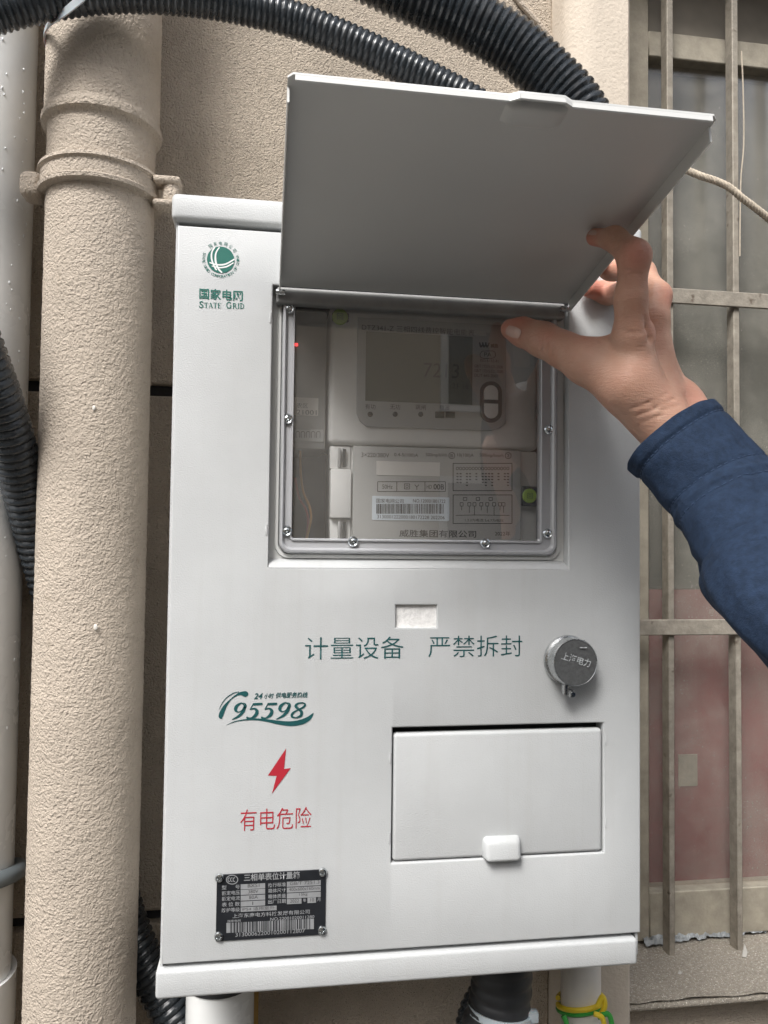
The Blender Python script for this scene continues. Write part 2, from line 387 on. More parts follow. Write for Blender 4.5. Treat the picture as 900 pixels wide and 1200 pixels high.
k = B(); k.box(xw0 + 0.001, xr, YW, 0.55, zlint + 0.10, 4.6, 0.002, 1); k.build('stucco_panel', MT['stucco'], wall)
# painted-over cable running down the wall beside the pier
pts = catmull([P(592, -30, YW - 0.003), P(607, 0, YW - 0.003), P(640, 38, YW - 0.003), P(660, 66, YW - 0.004), P(668, 78, 0.185), P(676, 100, 0.174), P(684, 150, 0.166)], 8)
k = B(); k.tube(pts, 0.0035, 8); o = k.build('painted_cable', MT['pipepaint'], origin=pts[-1])
tag(o, 'thin painted-over cable running along the stucco above the lid', 'cable')

ob = thing('opposite_building', (0, -6.0, 0), 'beige rendered building across the alley with dark windows', 'building')
k = B(); k.box(-9, 9, -6.6, -6.0, 0.01, 4.4); k.build('wall', MT['facade'], ob, smooth=0)
k = B(); k.box(-9.2, 9.2, -6.8, -5.7, 4.41, 4.6); k.build('roof', MT['asphalt'], ob, smooth=0)
for x in (-6.2, -3.4, -0.6, 2.2, 5.0, 7.4):
    for z in (0.7, 2.7):
        f = B(); f.box(x - 0.65, x + 0.65, -6.0 + 0.001, -5.95, z - 0.06, z + 1.36); f = f.build('window_frame', MT['blank'], ob, smooth=0)
        k = B(); k.box(x - 0.58, x + 0.58, -5.949, -5.94, z, z + 1.3); k.build('pane', MT['darkglass'], f, smooth=0)

# ------------------------------------------------------------------ window on the right
YB, YG = 0.278, 0.315
win = thing('window', (xw0 + 0.5, YG, zsill), 'dusty old window with gritty stone sill beside the meter box', 'window')
k = B()
b = bmesh.new(); bmesh.ops.create_grid(b, x_segments=120, y_segments=16, size=0.5)
for v in b.verts:
    x = xw0 + 0.002 + (v.co.x + 0.5) * (xr - xw0 - 0.004); y = 0.190 + (v.co.y + 0.5) * 0.15
    v.co = Vector((x, y, zsill + 0.0018 * mn.noise(Vector((x * 60, y * 60, 0))) + 0.002 * mn.noise(Vector((x * 17, y * 17, 3)))))
k.add(b)
k.box(xw0 + 0.002, xr - 0.002, 0.1905, 0.34, zsill - 0.011, zsill - 0.0035, 0.003, 2)
k.build('sill', MT['sill'], win, 60)
xs1 = P(757, 300, YG).x
ztop = P(790, 72, YG).z; zbot = P(830, 1040, YG).z
for nm, bx in (('frame_stile', (xw0 + 0.001, xs1, YG - 0.008, YG + 0.03, zsill + 0.003, zlint + 0.099)),
               ('frame_rail', (xs1 + 0.001, xr - 0.06, YG - 0.006, YG + 0.03, ztop, ztop + 0.035)),
               ('frame_rail', (xs1 + 0.001, xr - 0.06, YG - 0.006, YG + 0.03, zsill + 0.004, zbot)),
               ('frame_stile', (xr - 0.059, xr - 0.001, YG - 0.008, YG + 0.03, zsill + 0.003, zlint + 0.099)),
               ('top_board', (xs1 + 0.001, xr - 0.06, YG + 0.004, YG + 0.03, ztop + 0.036, zlint + 0.098))):
    k = B(); k.box(*bx, 0.0015, 1); k.build(nm, MT['wframe'] if nm != 'top_board' else MT['inner'], win)
k = B(); k.quad(xs1 + 0.001, xr - 0.061, zbot + 0.001, ztop - 0.001, YG + 0.009); k.build('glass_pane', MT['dusty'], win, smooth=0)
zm = P(820, 690, 0.36).z
k = B(); k.box(xs1 - 0.02, xr - 0.03, 0.352, 0.356, zm + 0.001, ztop + 0.02); k.build('insect_screen', MT['screen'], win, smooth=0)
k = B(); k.box(xs1 - 0.02, xr - 0.03, 0.338, 0.346, zbot - 0.02, zm); mb = k.build('board', MT['maroon'], win, smooth=0)
x0, x1, z0, z1 = rect(795, 884, 817, 921, 0.337); k = B(); k.box(x0, x1, 0.3362, 0.3377, z0, z1); k.build('notice', MT['wframe'], mb, smooth=0)
k = B(); k.box(xs1 - 0.03, xr, 0.45, 0.46, zsill - 0.02, zlint + 0.1); k.build('dark_lining', MT['inner'], win, smooth=0)

bars = thing('window_bars', (xw0 + 0.4, YB, zsill), 'dusty iron security bars in front of the window', 'window bars')
for px in (786.5, 864.5, 942, 1020, 1098, 1176, 1254):
    a = P(px, 600, YB).x
    k = B(); k.box(a - 0.0042, a + 0.0042, YB, YB + 0.016, zsill - 0.003, zlint + 0.099, 0.001, 1); k.build('upright_bar', MT['bars'], bars)
for py in (349, 735):
    z = P(830, py, YB - 0.004).z
    k = B(); k.box(xw0 + 0.002, xr - 0.002, YB - 0.005, YB - 0.001, z - 0.0098, z + 0.0098, 0.001, 1); k.build('cross_bar', MT['bars'], bars)
k = B(); pts = catmull([P(869, 60, YB - 0.003), P(871, 110, YB - 0.004), P(871.5, 170, YB - 0.004), P(868, 215, YB - 0.003), P(867, 300, YB - 0.002)], 5)
k.tube(pts, 0.0009, 6); tag(k.build('thin_wire', MT['rope'], origin=pts[-1]), 'thin pale wire hanging along the second upright window bar', 'wire')

# twisted cord
cpts = resample(catmull([P(735, 176, 0.168), P(790, 194, 0.13), P(818, 205, 0.12), P(850, 217, 0.115), P(872, 234, 0.115), P(900, 256, 0.12), P(945, 300, 0.14), P(1000, 380, 0.19)], 12), 0.0012)
k = B()
for ph in range(3):
    pp = []
    for i, c in enumerate(cpts):
        t = (cpts[min(i + 1, len(cpts) - 1)] - cpts[max(i - 1, 0)]).normalized(); n = t.cross(Vector((0, 1, 0))).normalized(); bb = t.cross(n)
        a = i * 0.62 + ph * 2.094
        pp.append(c + (n * math.cos(a) + bb * math.sin(a)) * 0.0019)
    k.tube(pp, 0.0022, 6)
tag(k.build('cord', MT['rope'], origin=cpts[0]), 'twisted beige cord stretched across the window behind the open lid', 'cord')

# debris on the sill
def sp(px, py):                                  # point on the sill top at a pixel
    d = ROT @ Vector(((px - 450) / FPX, -(py - 600) / FPX, -1.0)); return CAM + d * ((zsill - CAM.z) / d.z)
k = B()
b = bmesh.new(); bmesh.ops.create_grid(b, x_segments=90, y_segments=10, size=0.5)
A0, A1 = sp(752, 1106), sp(905, 1088)
for v in b.verts:
    u, t = v.co.x + 0.5, v.co.y
    c = A0.lerp(A1, u); q = Vector((u * 26, t * 3, 1.7))
    v.co = c + Vector((0, t * 0.022 + 0.004 * mn.noise(q * 0.5), 0.004 + (0.25 - t * t) * 0.026 * (0.6 + 0.8 * abs(mn.noise(q))) + 0.004 * mn.noise(q * 2.1)))
k.add(b); tag(k.build('plastic_strip', MT['foil'], origin=A0, smooth=25), 'crumpled grey plastic strip lying along the back of the sill', 'plastic strip')
for i, (pp, lab) in enumerate((([(822, 1068, .02), (829, 1060, .02), (833, 1072, .02)], 'small dark hooked twig standing above the sill'),
                               ([(845, 1085, 0), (862, 1074, .012), (880, 1072, .018), (888, 1082, 0)], 'thin arching twig beside the second window bar'),
                               ([(866, 1080, .01), (872, 1068, .02), (878, 1068, .02)], 'short pale twig tangled behind the second bar'))):
    q = catmull([sp(x, y + h * 900) + Vector((0, 0, h)) for x, y, h in pp], 6)
    k = B(); k.tube(q, 0.0009, 5); tag(k.build('twig', MT['twig'], origin=q[0]), lab, 'twig', 'dry twigs on the sill')
fl = [(873, 1122, 7, 16, 'largest white flake on the front of the sill'), (821, 1086, 3, 7, 'white flake near the middle of the plastic strip'), (858, 1084, 3, 6, 'white flake beside the foot of the second bar'),
      (887, 1082, 3, 5, 'white flake at the right end of the sill'), (797, 1142, 5, 5, 'pale flake on the front left of the sill')]
for x, y, wx, hy, lab in fl:
    c = sp(x, y); k = B()
    a, h = M(wx, .25) / 2, M(hy, .25) / 2
    k.prism([(c.x - a, c.z + 0.001), (c.x + a * 0.5, c.z), (c.x + a, c.z + h * 0.8), (c.x, c.z + 2 * h), (c.x - a * 0.6, c.z + h)], c.y, c.y + 0.0012)
    tag(k.build('flake', MT['flake'], origin=c, smooth=0), lab, 'flake', 'white flakes on the sill')

# ------------------------------------------------------------------ drain pipes
def displaced_pipe(r_of_z, cx, cy, z0, z1, amp, seg=120, dz=0.0022):
    n = int((z1 - z0) / dz); k = B(); loops = []
    for i in range(n + 1):
        z = z0 + (z1 - z0) * i / n; r0 = r_of_z(z); lp = []
        for j in range(seg):
            a = 2 * math.pi * j / seg
            r = r0
            if amp:
                q = Vector((math.cos(a) * 0.05 * 170, math.sin(a) * 0.05 * 170, z * 170)); r += amp * (mn.noise(q) + 0.6 * mn.noise(q * 2.3))
            lp.append((cx + r * math.cos(a), cy + r * math.sin(a), z))
        loops.append(lp)
    return k.loft(loops, True, True)
YP = 0.14
pc = P(106.5, 700, YP)
pcx = pc.x
zc1 = P(110, 128, YP - 0.05).z                    # lower rim of the socket
def sstep(a, b, x):
    t = min(1, max(0, (x - a) / (b - a))); return t * t * (3 - 2 * t)
def rz(z):
    r = 0.05
    r += 0.0058 * sstep(zc1 - 0.001, zc1 + 0.0025, z) * (1 - 0.42 * sstep(zc1 + 0.009, zc1 + 0.013, z))
    return r
drain = thing('drain_pipe', (pcx, YP, 0.0), 'thick beige stipple-painted drain pipe left of the meter box', 'pipe')
k = displaced_pipe(rz, pcx, YP, 0.86, 2.02, 0.0004); k.build('pipe', MT['pipepaint'], drain, 60)
k = B(); k.lathe([(0.05, 0.0), (0.05, 0.858)], (pcx, YP, 0.001), seg=48); k.build('pipe', MT['pipepaint'], drain, 60)
k = B(); k.lathe([(0.0515, 0.0), (0.0515, 2.2)], (pcx, YP, 2.021), seg=48); k.build('pipe', MT['pipepaint'], drain, 60)
zb1, zb0 = P(110, 178, YP - 0.055).z, P(110, 208, YP - 0.055).z     # clamp band
k = B(); loops = []
prof = [(0.0502, zb0 - 0.001), (0.0575, zb0 + 0.0005), (0.0582, zb0 + 0.004), (0.0555, zb0 + 0.006), (0.0555, zb1 - 0.005), (0.0582, zb1 - 0.003), (0.0575, zb1 + 0.0005), (0.0502, zb1 + 0.002)]
k.loft([[(pcx + r * math.cos(2 * math.pi * j / 64), YP + r * math.sin(2 * math.pi * j / 64), z) for j in range(64)] for r, z in prof])
cl = k.build('clamp', MT['pipepaint'], drain, 45)
zc = (zb0 + zb1) / 2 - 0.004
k = B(); k.box(pcx - 0.0715, pcx - 0.050, YP - 0.020, YP + 0.008, zc - 0.013, zc + 0.012, 0.0075, 4); k.build('clamp_ear', MT['pipepaint'], cl, 50)
k = B(); k.box(pcx + 0.052, pcx + 0.078, YP - 0.026, YP - 0.004, zc - 0.016, zc - 0.009, 0.003, 2)
k.box(pcx + 0.052, pcx + 0.078, YP - 0.026, YP - 0.004, zc + 0.007, zc + 0.014, 0.003, 2)
k.build('clamp_ear', MT['pipepaint'], cl, 50)
k = B(); k.lathe([(0.0085, -0.0095), (0.009, -0.008), (0.009, 0.006), (0.0085, 0.0075)], (pcx + 0.069, YP - 0.014, zc), seg=16); k.build('bolt', MT['pipepaint'], cl, 50)
for (px, py, r) in ((110, 478, 0.0015), (112, 735, 0.0018)):      # paint blobs
    a = P(px, py, YP - 0.05); k = B(); k.ball((a.x, a.y, a.z), r, 1, 0.5, 1.5, 10, 8); k.build('paint_drip', MT['cream'], drain)

YR = 0.178; rr_ = 0.048
xright = P(35, 300, YR - 0.01).x
rcx = xright - rr_ - 0.003
rain = thing('rain_pipe', (rcx, YR, 0), 'wet white plastic rain pipe at the far left', 'pipe')
k = B(); k.lathe([(rr_, 0.0), (rr_, 4.4)], (rcx, YR, 0.002), seg=64); k.build('pipe', MT['whitepvc'], rain, 60)
drop = B()
for _ in range(120):
    a = rad(random.uniform(-100, -8)); z = random.uniform(0.95, 1.98) if random.random() < .5 else random.uniform(1.6, 1.98); r = random.uniform(0.0005, 0.0012)
    drop.ball((rcx + rr_ * math.cos(a), YR + rr_ * math.sin(a), z), r, 1, 1, random.uniform(1.0, 1.9), 7, 5)
tag(drop.build('water_drops', MT['water'], rain, 80), kind='stuff')
zz = P(15, 1072, 0.10).z
k = B(); pts = [Vector((rcx + (rr_ + 0.006) * math.cos(rad(a)), YR + (rr_ + 0.006) * math.sin(rad(a)), zz + 0.012 * math.cos(rad(a + 60)))) for a in range(-200, 75, 6)]
k.tube(pts, 0.0078, 10); tag(k.build('grey_cable', MT['tiegrey'], origin=pts[0], smooth=60), 'dark grey cable wrapped round the white rain pipe', 'cable')
zz = P(20, 1196, 0.10).z
k = B(); k.lathe([(rr_ + .0005, 0), (rr_ + 0.005, 0.001), (rr_ + 0.005, -0.05), (rr_ + .0005, -0.051)], (rcx, YR, zz), seg=64); k.build('collar', MT['whitepvc'], rain, 40)

# ------------------------------------------------------------------ corrugated conduits
def conduit(ctrl, r, pitch, label, name='corrugated_conduit', mat_='black', depth_=0.10, seg=28):
    path = resample(catmull([Vector(c) for c in ctrl], 16), pitch / 6)
    k = B(); radii = []
    prof = [1, 1, 1, 1 - depth_ * 0.6, 1 - depth_, 1 - depth_ * 0.6]
    radii = [r * prof[i % 6] for i in range(len(path))]
    k.tube(path, radii, seg)
    o = k.build(name, MT[mat_], origin=path[0], smooth=50)
    return tag(o, label, 'conduit', 'black corrugated conduits'), path
def PV(*l): return [P(*a) for a in l]
r1 = 0.0166
_, path1 = conduit(PV((-120, 60, 0.05), (-50, 33, 0.06), (0, 14, 0.064), (60, 0, 0.064), (125, -8, 0.066), (200, -6, 0.078), (270, 4, 0.092), (340, 22, 0.10), (400, 45, 0.10), (460, 72, 0.10), (510, 97, 0.10), (560, 125, 0.10), (600, 160, 0.10), (618, 200, 0.10), (620, 262, 0.10)),
        r1, 0.0062, 'slimmer black corrugated conduit arching over the drain pipe to the box top')
conduit(PV((330, -95, 0.12), (400, -50, 0.12), (470, -14, 0.12), (540, 18, 0.12), (600, 53, 0.118), (645, 92, 0.115), (675, 125, 0.112), (695, 165, 0.11), (700, 215, 0.10), (700, 262, 0.10)),
        0.0285, 0.0078, 'thick wet black corrugated conduit coming down behind the open lid')
conduit(PV((-130, 180, 0.03), (-70, 300, 0.035), (-27, 400, 0.058), (8, 497, 0.104), (33, 590, 0.150), (58, 683, 0.184), (90, 800, 0.196), (118, 950, 0.198), (150, 1085, 0.190), (203, 1190, 0.18), (250, 1270, 0.17), (320, 1400, 0.17)),
        0.0205, 0.0078, 'black corrugated conduit passing behind the beige drain pipe at left')
cc, path4 = conduit(PV((588, 1090, 0.075), (588, 1130, 0.075), (587, 1160, 0.075), (583, 1185, 0.075), (574, 1215, 0.075), (560, 1280, 0.08), (552, 1380, 0.09)),
        0.0285, 0.0125, 'black ribbed conduit hanging from the bottom of the meter box', mat_='blackdull', depth_=0.05)
conduit(PV((575, 1150, 0.125), (556, 1180, 0.11), (548, 1215, 0.105), (540, 1300, 0.11)), 0.0135, 0.0062, 'small black conduit half hidden behind the hanging conduit')

def ring_tie(c, ax, r, wid, label, head=None):
    k = B(); ax = Vector(ax).normalized()
    k.lathe([(r, -wid / 2), (r + 0.0012, -wid / 2), (r + 0.0012, wid / 2), (r, wid / 2)], c, ax, 40)
    if head is not None: k.box(head[0] - 0.005, head[0] + 0.005, head[1] - 0.004, head[1] + 0.004, head[2] - 0.0055, head[2] + 0.0045, 0.0015, 2)
    return tag(k.build('cable_tie', MT['tie'], origin=c), label, 'cable tie', 'pale cable ties')
cz = P(586, 1184, 0.075)
hd = P(624, 1190, 0.06)
ring_tie(cz, (0.12, 0.10, 1), 0.0292, 0.0062, 'pale cable tie round the conduit below the box', hd)
# tie fixing the upper conduit to the drain pipe
k = B(); q = catmull([P(104, -16, 0.046), P(97, -4, 0.046), P(84, 8, 0.052), P(70, 19, 0.062), P(59, 27, 0.08), P(53.5, 36, 0.105), P(52.5, 46, 0.13), P(56, 50, 0.165)], 6)
loops = []
for i, c in enumerate(q):
    t = (q[min(i + 1, len(q) - 1)] - q[max(i - 1, 0)]).normalized(); out = (Vector((c.x - pcx, c.y - YP, 0))).normalized(); sd_ = t.cross(out).normalized()
    loops.append([c + sd_ * 0.0035 + out * 0.001, c - sd_ * 0.0035 + out * 0.001, c - sd_ * 0.0035 - out * 0.0006, c + sd_ * 0.0035 - out * 0.0006])
k.loft(loops, True, True); tag(k.build('cable_tie', MT['tie'], origin=q[0]), 'pale cable tie slung from the upper conduit round the drain pipe', 'cable tie', 'pale cable ties')

# white pipe with earth wire, white cylinder and ochre strip under the box
pv = P(680.5, 1165, 0.13); rp = M(23.5, 0.125) * 0.985
k = B(); k.lathe([(rp, 0), (rp, pv.z + 0.06 - 0.002)], (pv.x, 0.13, 0.002), seg=40)
pvo = k.build('pvc_pipe', MT['cream'], origin=(pv.x, 0.13, 0)); tag(pvo, 'slim cream plastic pipe under the right end of the meter box', 'pipe')
zz = P(680, 1193, 0.10).z
ew = thing('earth_wire', (pv.x, 0.13, zz), 'yellow and green earth wire knotted round the cream pipe', 'wire')
def wind(z0, z1, a0, a1, r, wr, mm):
    n = 60; q = []
    for i in range(n + 1):
        t = i / n; a = rad(a0 + (a1 - a0) * t)
        q.append(Vector((pv.x + r * math.cos(a), 0.13 + r * math.sin(a), z0 + (z1 - z0) * t - 0.006 * math.sin(a - 0.4))))
    k = B(); k.tube(q, wr, 8); k.build('strand', MT[mm], ew)
wind(zz - .004, zz + 0.002, -200, 160, rp + 0.0025, 0.0026, 'yg_y')
wind(zz - .009, zz - 0.002, -240, 130, rp + 0.0024, 0.0025, 'yg_g')
for q, mm in (([P(704, 1190, 0.10), P(709, 1178, 0.098), P(706, 1168, 0.10), P(700, 1180, 0.098)], 'yg_y'), ([P(700, 1192, 0.098), P(712, 1188, 0.096), P(717, 1200, 0.096), P(716, 1215, 0.1)], 'yg_g'),
              ([P(660, 1190, 0.10), P(664, 1200, 0.098), P(662, 1215, 0.1)], 'yg_g'), ([P(696, 1188, 0.096), P(705, 1192, 0.094), P(708, 1204, 0.096), P(702, 1216, 0.10)], 'yg_y')):
    k = B(); k.tube(catmull(q, 6), 0.0026, 8); k.build('strand', MT[mm], ew)
cy = P(258, 1175, 0.15); rc = M(37, 0.14)
wp = thing('white_sleeve_pipe', (cy.x, 0.15, 0), 'short wide white pipe below the lower left corner of the box', 'pipe')
zt = P(258, 1167, 0.12).z
k = B(); k.lathe([(rc, 0), (rc, zt - 0.002), (rc * .8, zt - 0.002)], (cy.x, 0.15, 0.002), seg=40); k.build('pipe', MT['whitepvc'], wp)
k = B(); k.lathe([(rc + 0.0004, 0), (rc + 0.002, 0.0005), (rc + 0.002, 0.004), (rc * 0.6, 0.0045)], (cy.x, 0.15, zt - 0.001), seg=40); k.build('rubber_ring', MT['ring'], wp)
a, b_ = P(291.5, 1165, 0.16), P(303, 1165, 0.16)
k = B(); k.box(a.x, b_.x, 0.158, 0.161, 0.4, a.z + 0.06); tag(k.build('ochre_strip', MT['ochre'], origin=(a.x, 0.16, 0.4), smooth=0), 'narrow ochre strip hanging under the left end of the box', 'strip')

# ------------------------------------------------------------------ meter cabinet
Z0 = 1.15; H = 0.5885; W = 0.40
cab = thing('meter_cabinet', (0.2, 0.08, Z0 - 0.025), 'off-white steel electricity meter box with its inspection lid held open', 'meter box')
DPT = 0.165
k = B()
k.box(-0.0015, 0.0005, 0.004, DPT, Z0 - 0.02, Z0 + H + 0.02); k.box(0.3965, 0.3985, 0.004, DPT, Z0 - 0.02, Z0 + H + 0.02)
k.box(0.0008, 0.396, DPT - 0.002, DPT - 0.0005, Z0 - 0.02, Z0 + H + 0.02)
body = k.build('body', MT['steel'], cab, smooth=0)
k = B(); k.box(0.0012, 0.3955, 0.128, 0.162, Z0 - 0.018, Z0 + H + 0.018); k.build('cavity_shade_sheet', MT['board'], cab, smooth=0)  # added black sheet, stands for the shaded back of the cavity
k = B(); k.box(0.0012, 0.072, 0.018, 0.127, Z0 + 0.30, Z0 + 0.56); k.build('cavity_shade_side', MT['board'], cab, smooth=0)  # added black block, its colour stands for shade beside the window
k = B(); k.box(-0.0048, 0.4005, -0.0035, DPT + 0.002, Z0 + H + 0.0035, Z0 + H + 0.0255, 0.0045, 4); k.build('top_cap', MT['steel'], cab)
k = B(); k.box(-0.0040, 0.3955, -0.0025, DPT + 0.002, Z0 - 0.0255, Z0 - 0.0035, 0.0028, 3); k.build('bottom_cap', MT['steel'], cab)

HX0, HX1, HZ0, HZ1 = 0.0775, 0.3335, Z0 + 0.3115, Z0 + 0.5440      # window recess
QX0, QX1, QZ0, QZ1 = 0.1815, 0.3657, Z0 + 0.0695, Z0 + 0.1797      # lower hatch
LX0, LX1, LZ0, LZ1 = 0.1832, 0.2181, Z0 + 0.2620, Z0 + 0.2808      # small stamped slot
def plate(x0, x1, z0, z1, holes, y0, y1, bev, seg):
    xs = sorted({x0, x1, *[h[0] for h in holes], *[h[1] for h in holes]}); zs_ = sorted({z0, z1, *[h[2] for h in holes], *[h[3] for h in holes]})
    b = bmesh.new(); vf, vb = {}, {}
    def gv(d, x, z, y):
        if (x, z) not in d: d[(x, z)] = b.verts.new((x, y, z))
        return d[(x, z)]
    solid = {}
    for i in range(len(xs) - 1):
        for j in range(len(zs_) - 1):
            cx, cz_ = (xs[i] + xs[i + 1]) / 2, (zs_[j] + zs_[j + 1]) / 2
            solid[i, j] = not any(h[0] < cx < h[1] and h[2] < cz_ < h[3] for h in holes)
    for (i, j), ok in solid.items():
        if not ok: continue
        c = [(xs[i], zs_[j]), (xs[i + 1], zs_[j]), (xs[i + 1], zs_[j + 1]), (xs[i], zs_[j + 1])]
        b.faces.new([gv(vf, *p, y0) for p in c]); b.faces.new([gv(vb, *p, y1) for p in c][::-1])
        for (di, dj, a, e) in ((0, -1, 0, 1), (1, 0, 1, 2), (0, 1, 2, 3), (-1, 0, 3, 0)):
            if not solid.get((i + di, j + dj), False):
                b.faces.new((gv(vf, *c[e], y0), gv(vf, *c[a], y0), gv(vb, *c[a], y1), gv(vb, *c[e], y1)))
    bmesh.ops.recalc_face_normals(b, faces=b.faces[:])
    ed = [e for e in b.edges if all(abs(v.co.y - y0) < 1e-6 for v in e.verts) and any(abs(f.normal.y) < 0.5 for f in e.link_faces)]
    bmesh.ops.bevel(b, geom=ed, offset=bev, segments=seg, profile=0.5, affect='EDGES')
    return B().add(b)
door = plate(0.0, 0.3995, Z0, Z0 + H, [(HX0, HX1, HZ0, HZ1), (QX0, QX1, QZ0, QZ1), (LX0, LX1, LZ0, LZ1)], 0.0, 0.016, 0.0016, 3).build('door', MT['steel'], cab, 35)
k = B(); k.box(LX0 - 0.002, LX1 + 0.002, 0.0035, 0.005, LZ0 - 0.002, LZ1 + 0.002); k.build('stamped_slot', MT['scuff'], door, smooth=0)
# lower hatch
k = B(); k.box(QX0 + 0.0012, QX1 - 0.0012, 0.0002, 0.010, QZ0 + 0.0010, QZ1 - 0.0050, 0.0030, 4); hatch = k.build('hatch', MT['steel'], cab)
k = B(); k.box(QX0 - 0.004, QX1 + 0.004, 0.0162, 0.0175, QZ0 - 0.004, QZ1 + 0.004); k.build('hatch_backing', MT['ring'], cab, smooth=0)
tx0, tx1, tz0, tz1 = rect(564, 977, 611, 1006, 0.0)
k = B()
b = bmesh.new(); bmesh.ops.create_cube(b, size=1)
bmesh.ops.scale(b, vec=(tx1 - tx0, 0.013, tz1 - tz0), verts=b.verts); bmesh.ops.translate(b, vec=((tx0 + tx1) / 2, -0.0025, (tz0 + tz1) / 2), verts=b.verts)
for v in b.verts:
    if v.co.y < -0.004 and v.co.z > (tz0 + tz1) / 2: v.co.z -= 0.004; v.co.y += 0.003
    if v.co.y < -0.004: v.co.x += 0.003 if v.co.x < (tx0 + tx1) / 2 else -0.003
bmesh.ops.bevel(b, geom=b.edges[:], offset=0.0035, segments=4, profile=0.5, affect='EDGES')
k.add(b); k.build('finger_tab', MT['steel'], hatch)
# little punched lance marks beside both openings
for (x, z) in ((HX0 - 0.002, HZ1 - 0.028), (HX0 - 0.002, HZ0 + 0.03), (HX1 + 0.002, HZ1 - 0.032), (HX1 + 0.002, HZ0 + 0.03), (QX0 - 0.002, QZ1 - 0.025), (QX0 - 0.002, QZ0 + 0.02), (QX1 + 0.002, QZ1 - 0.015), (QX1 + 0.002, QZ0 + 0.025)):
    k = B(); k.box(x - 0.0008, x + 0.0008, -0.0006, 0.0, z - 0.004, z + 0.004, 0.0003, 1); k.box(x - 0.0011, x + 0.0011, -0.00025, 0.0, z + 0.0042, z + 0.0050); k.build('lance_mark', MT['steel'], door)
# recess behind the lid
YRB = 0.012
ix0, ix1, iz0, iz1 = rect(344.5, 362, 632.5, 632, YRB - 0.004)
plate(HX0 - 0.006, HX1 + 0.006, HZ0 - 0.005, HZ1 + 0.006, [(ix0 - 0.001, ix1 + 0.001, iz0 - 0.001, iz1 + 0.001)], YRB, YRB + 0.002, 0.0005, 1).build('recess_plate', MT['lidsteel'], cab, 35)
k = B(); b = bmesh.new()
zz = [(0.0002, HZ0 - 0.0002), (0.0025, HZ0 + 0.003), (0.0115, HZ0 + 0.0068), (0.0119, HZ0 + 0.0068), (0.0119, HZ0 - 0.0002)]
k.loft([[(HX0 + 0.0003, y, z) for y, z in zz], [(HX1 - 0.0003, y, z) for y, z in zz]], True, True); k.build('recess_ledge', MT['steel'], cab, 50)
# clear plastic cover with moulded rim
ox0, ox1, oz0, oz1 = rect(329, 345.5, 653.5, 650, YRB - 0.006)
wfw = (ix0 - ox0)
def ringloop(t, Y, r): 
    return rrect(ox0 + t, ox1 - t * (ox1 - ix1) / wfw, oz0 + t * (iz0 - oz0) / wfw, oz1 - t * (oz1 - iz1) / wfw, r, Y)
k = B()
seq = [(0, YRB - 0.0005, .009), (0.0004, YRB - 0.006, .009), (0.0012, YRB - 0.0075, .0085), (0.0026, YRB - 0.0078, .0075), (0.0036, YRB - 0.0066, .007), (0.0042, YRB - 0.0042, .0065),
       (wfw * 0.80, YRB - 0.0042, .003), (wfw * 0.84, YRB - 0.0058, .003), (wfw * 0.93, YRB - 0.0058, .0022), (wfw, YRB - 0.003, .002), (wfw, YRB + 0.003, .002)]
k.loft([ringloop(*s_) for s_ in seq]); cover = k.build('clear_cover', MT['clear'], cab, 30)
k = B(); k.loft([ringloop(-0.0035, YRB - 0.0002, .012), ringloop(-0.003, YRB - 0.0022, .0115), ringloop(-0.0008, YRB - 0.0024, .010), ringloop(-0.0004, YRB - 0.0002, .010)]); k.build('gasket', MT['lidsteel'], cover, 30)
k = B(); k.quad(ix0 + 0.0002, ix1 - 0.0002, iz0 + 0.0002, iz1 - 0.0002, YRB - 0.002); k.build('window_pane', MT['pane'], cover, smooth=0)
for (x, y) in ((339, 361), (417.7, 352.5), (570, 363), (640, 381), (337, 490.5), (335.8, 622), (414, 634.6), (569, 637), (642.5, 625), (644, 503)):
    c = P(x, y, YRB - 0.007)
    k = B(); k.lathe([(0.0042, 0), (0.0044, 0.0016), (0.0034, 0.0028), (0.0026, 0.0024), (0.0024, 0.0030), (0.0013, 0.0034), (0.0008, 0.0024), (0.0001, 0.0023)], (c.x, YRB - 0.0045, c.z), (0, -1, 0), 18)
    k.build('screw', MT['bright'], cover, 40)
# hinge strip above the cover
hz = Z0 + 0.5405
k = B(); k.box(HX0 + 0.003, HX1 - 0.003, 0.0005, 0.0118, hz - 0.011, hz + 0.003, 0.0025, 3); k.build('hinge_strip', MT['hingeshade'], cab)
for x in (HX0 + 0.0035, HX1 - 0.008):
    k = B(); k.lathe([(0.0026, 0), (0.0026, 0.0075)], (x - 0.001, -0.0022, hz - 0.003), (1, 0, 0), 14); k.build('hinge_pin', MT['metal'], cab, 40)
# inspection lid, swung up about 100 degrees and a little skewed on its pins
EL = rad(10.3); LL = 0.2285
lv = Vector((0.0065, -math.cos(EL), math.sin(EL))).normalized(); ln = Vector((0, math.sin(EL), math.cos(EL)))  # along, outer normal
hO = Vector((0, -0.002, hz + 0.0035))
LXa, LXb = 0.0823, 0.3318
lip = 0.011
def lp(u, x, h): return hO + lv * u + Vector((x, 0, 0)) + ln * h   # u along lid, h above the outer face
k = B()
th = 0.0013; ch = 0.006
tabx0, tabx1 = 0.2055, 0.2420
outl = [(0, LXa), (LL - ch, LXa), (LL - 0.001, LXa + ch * 0.5)]
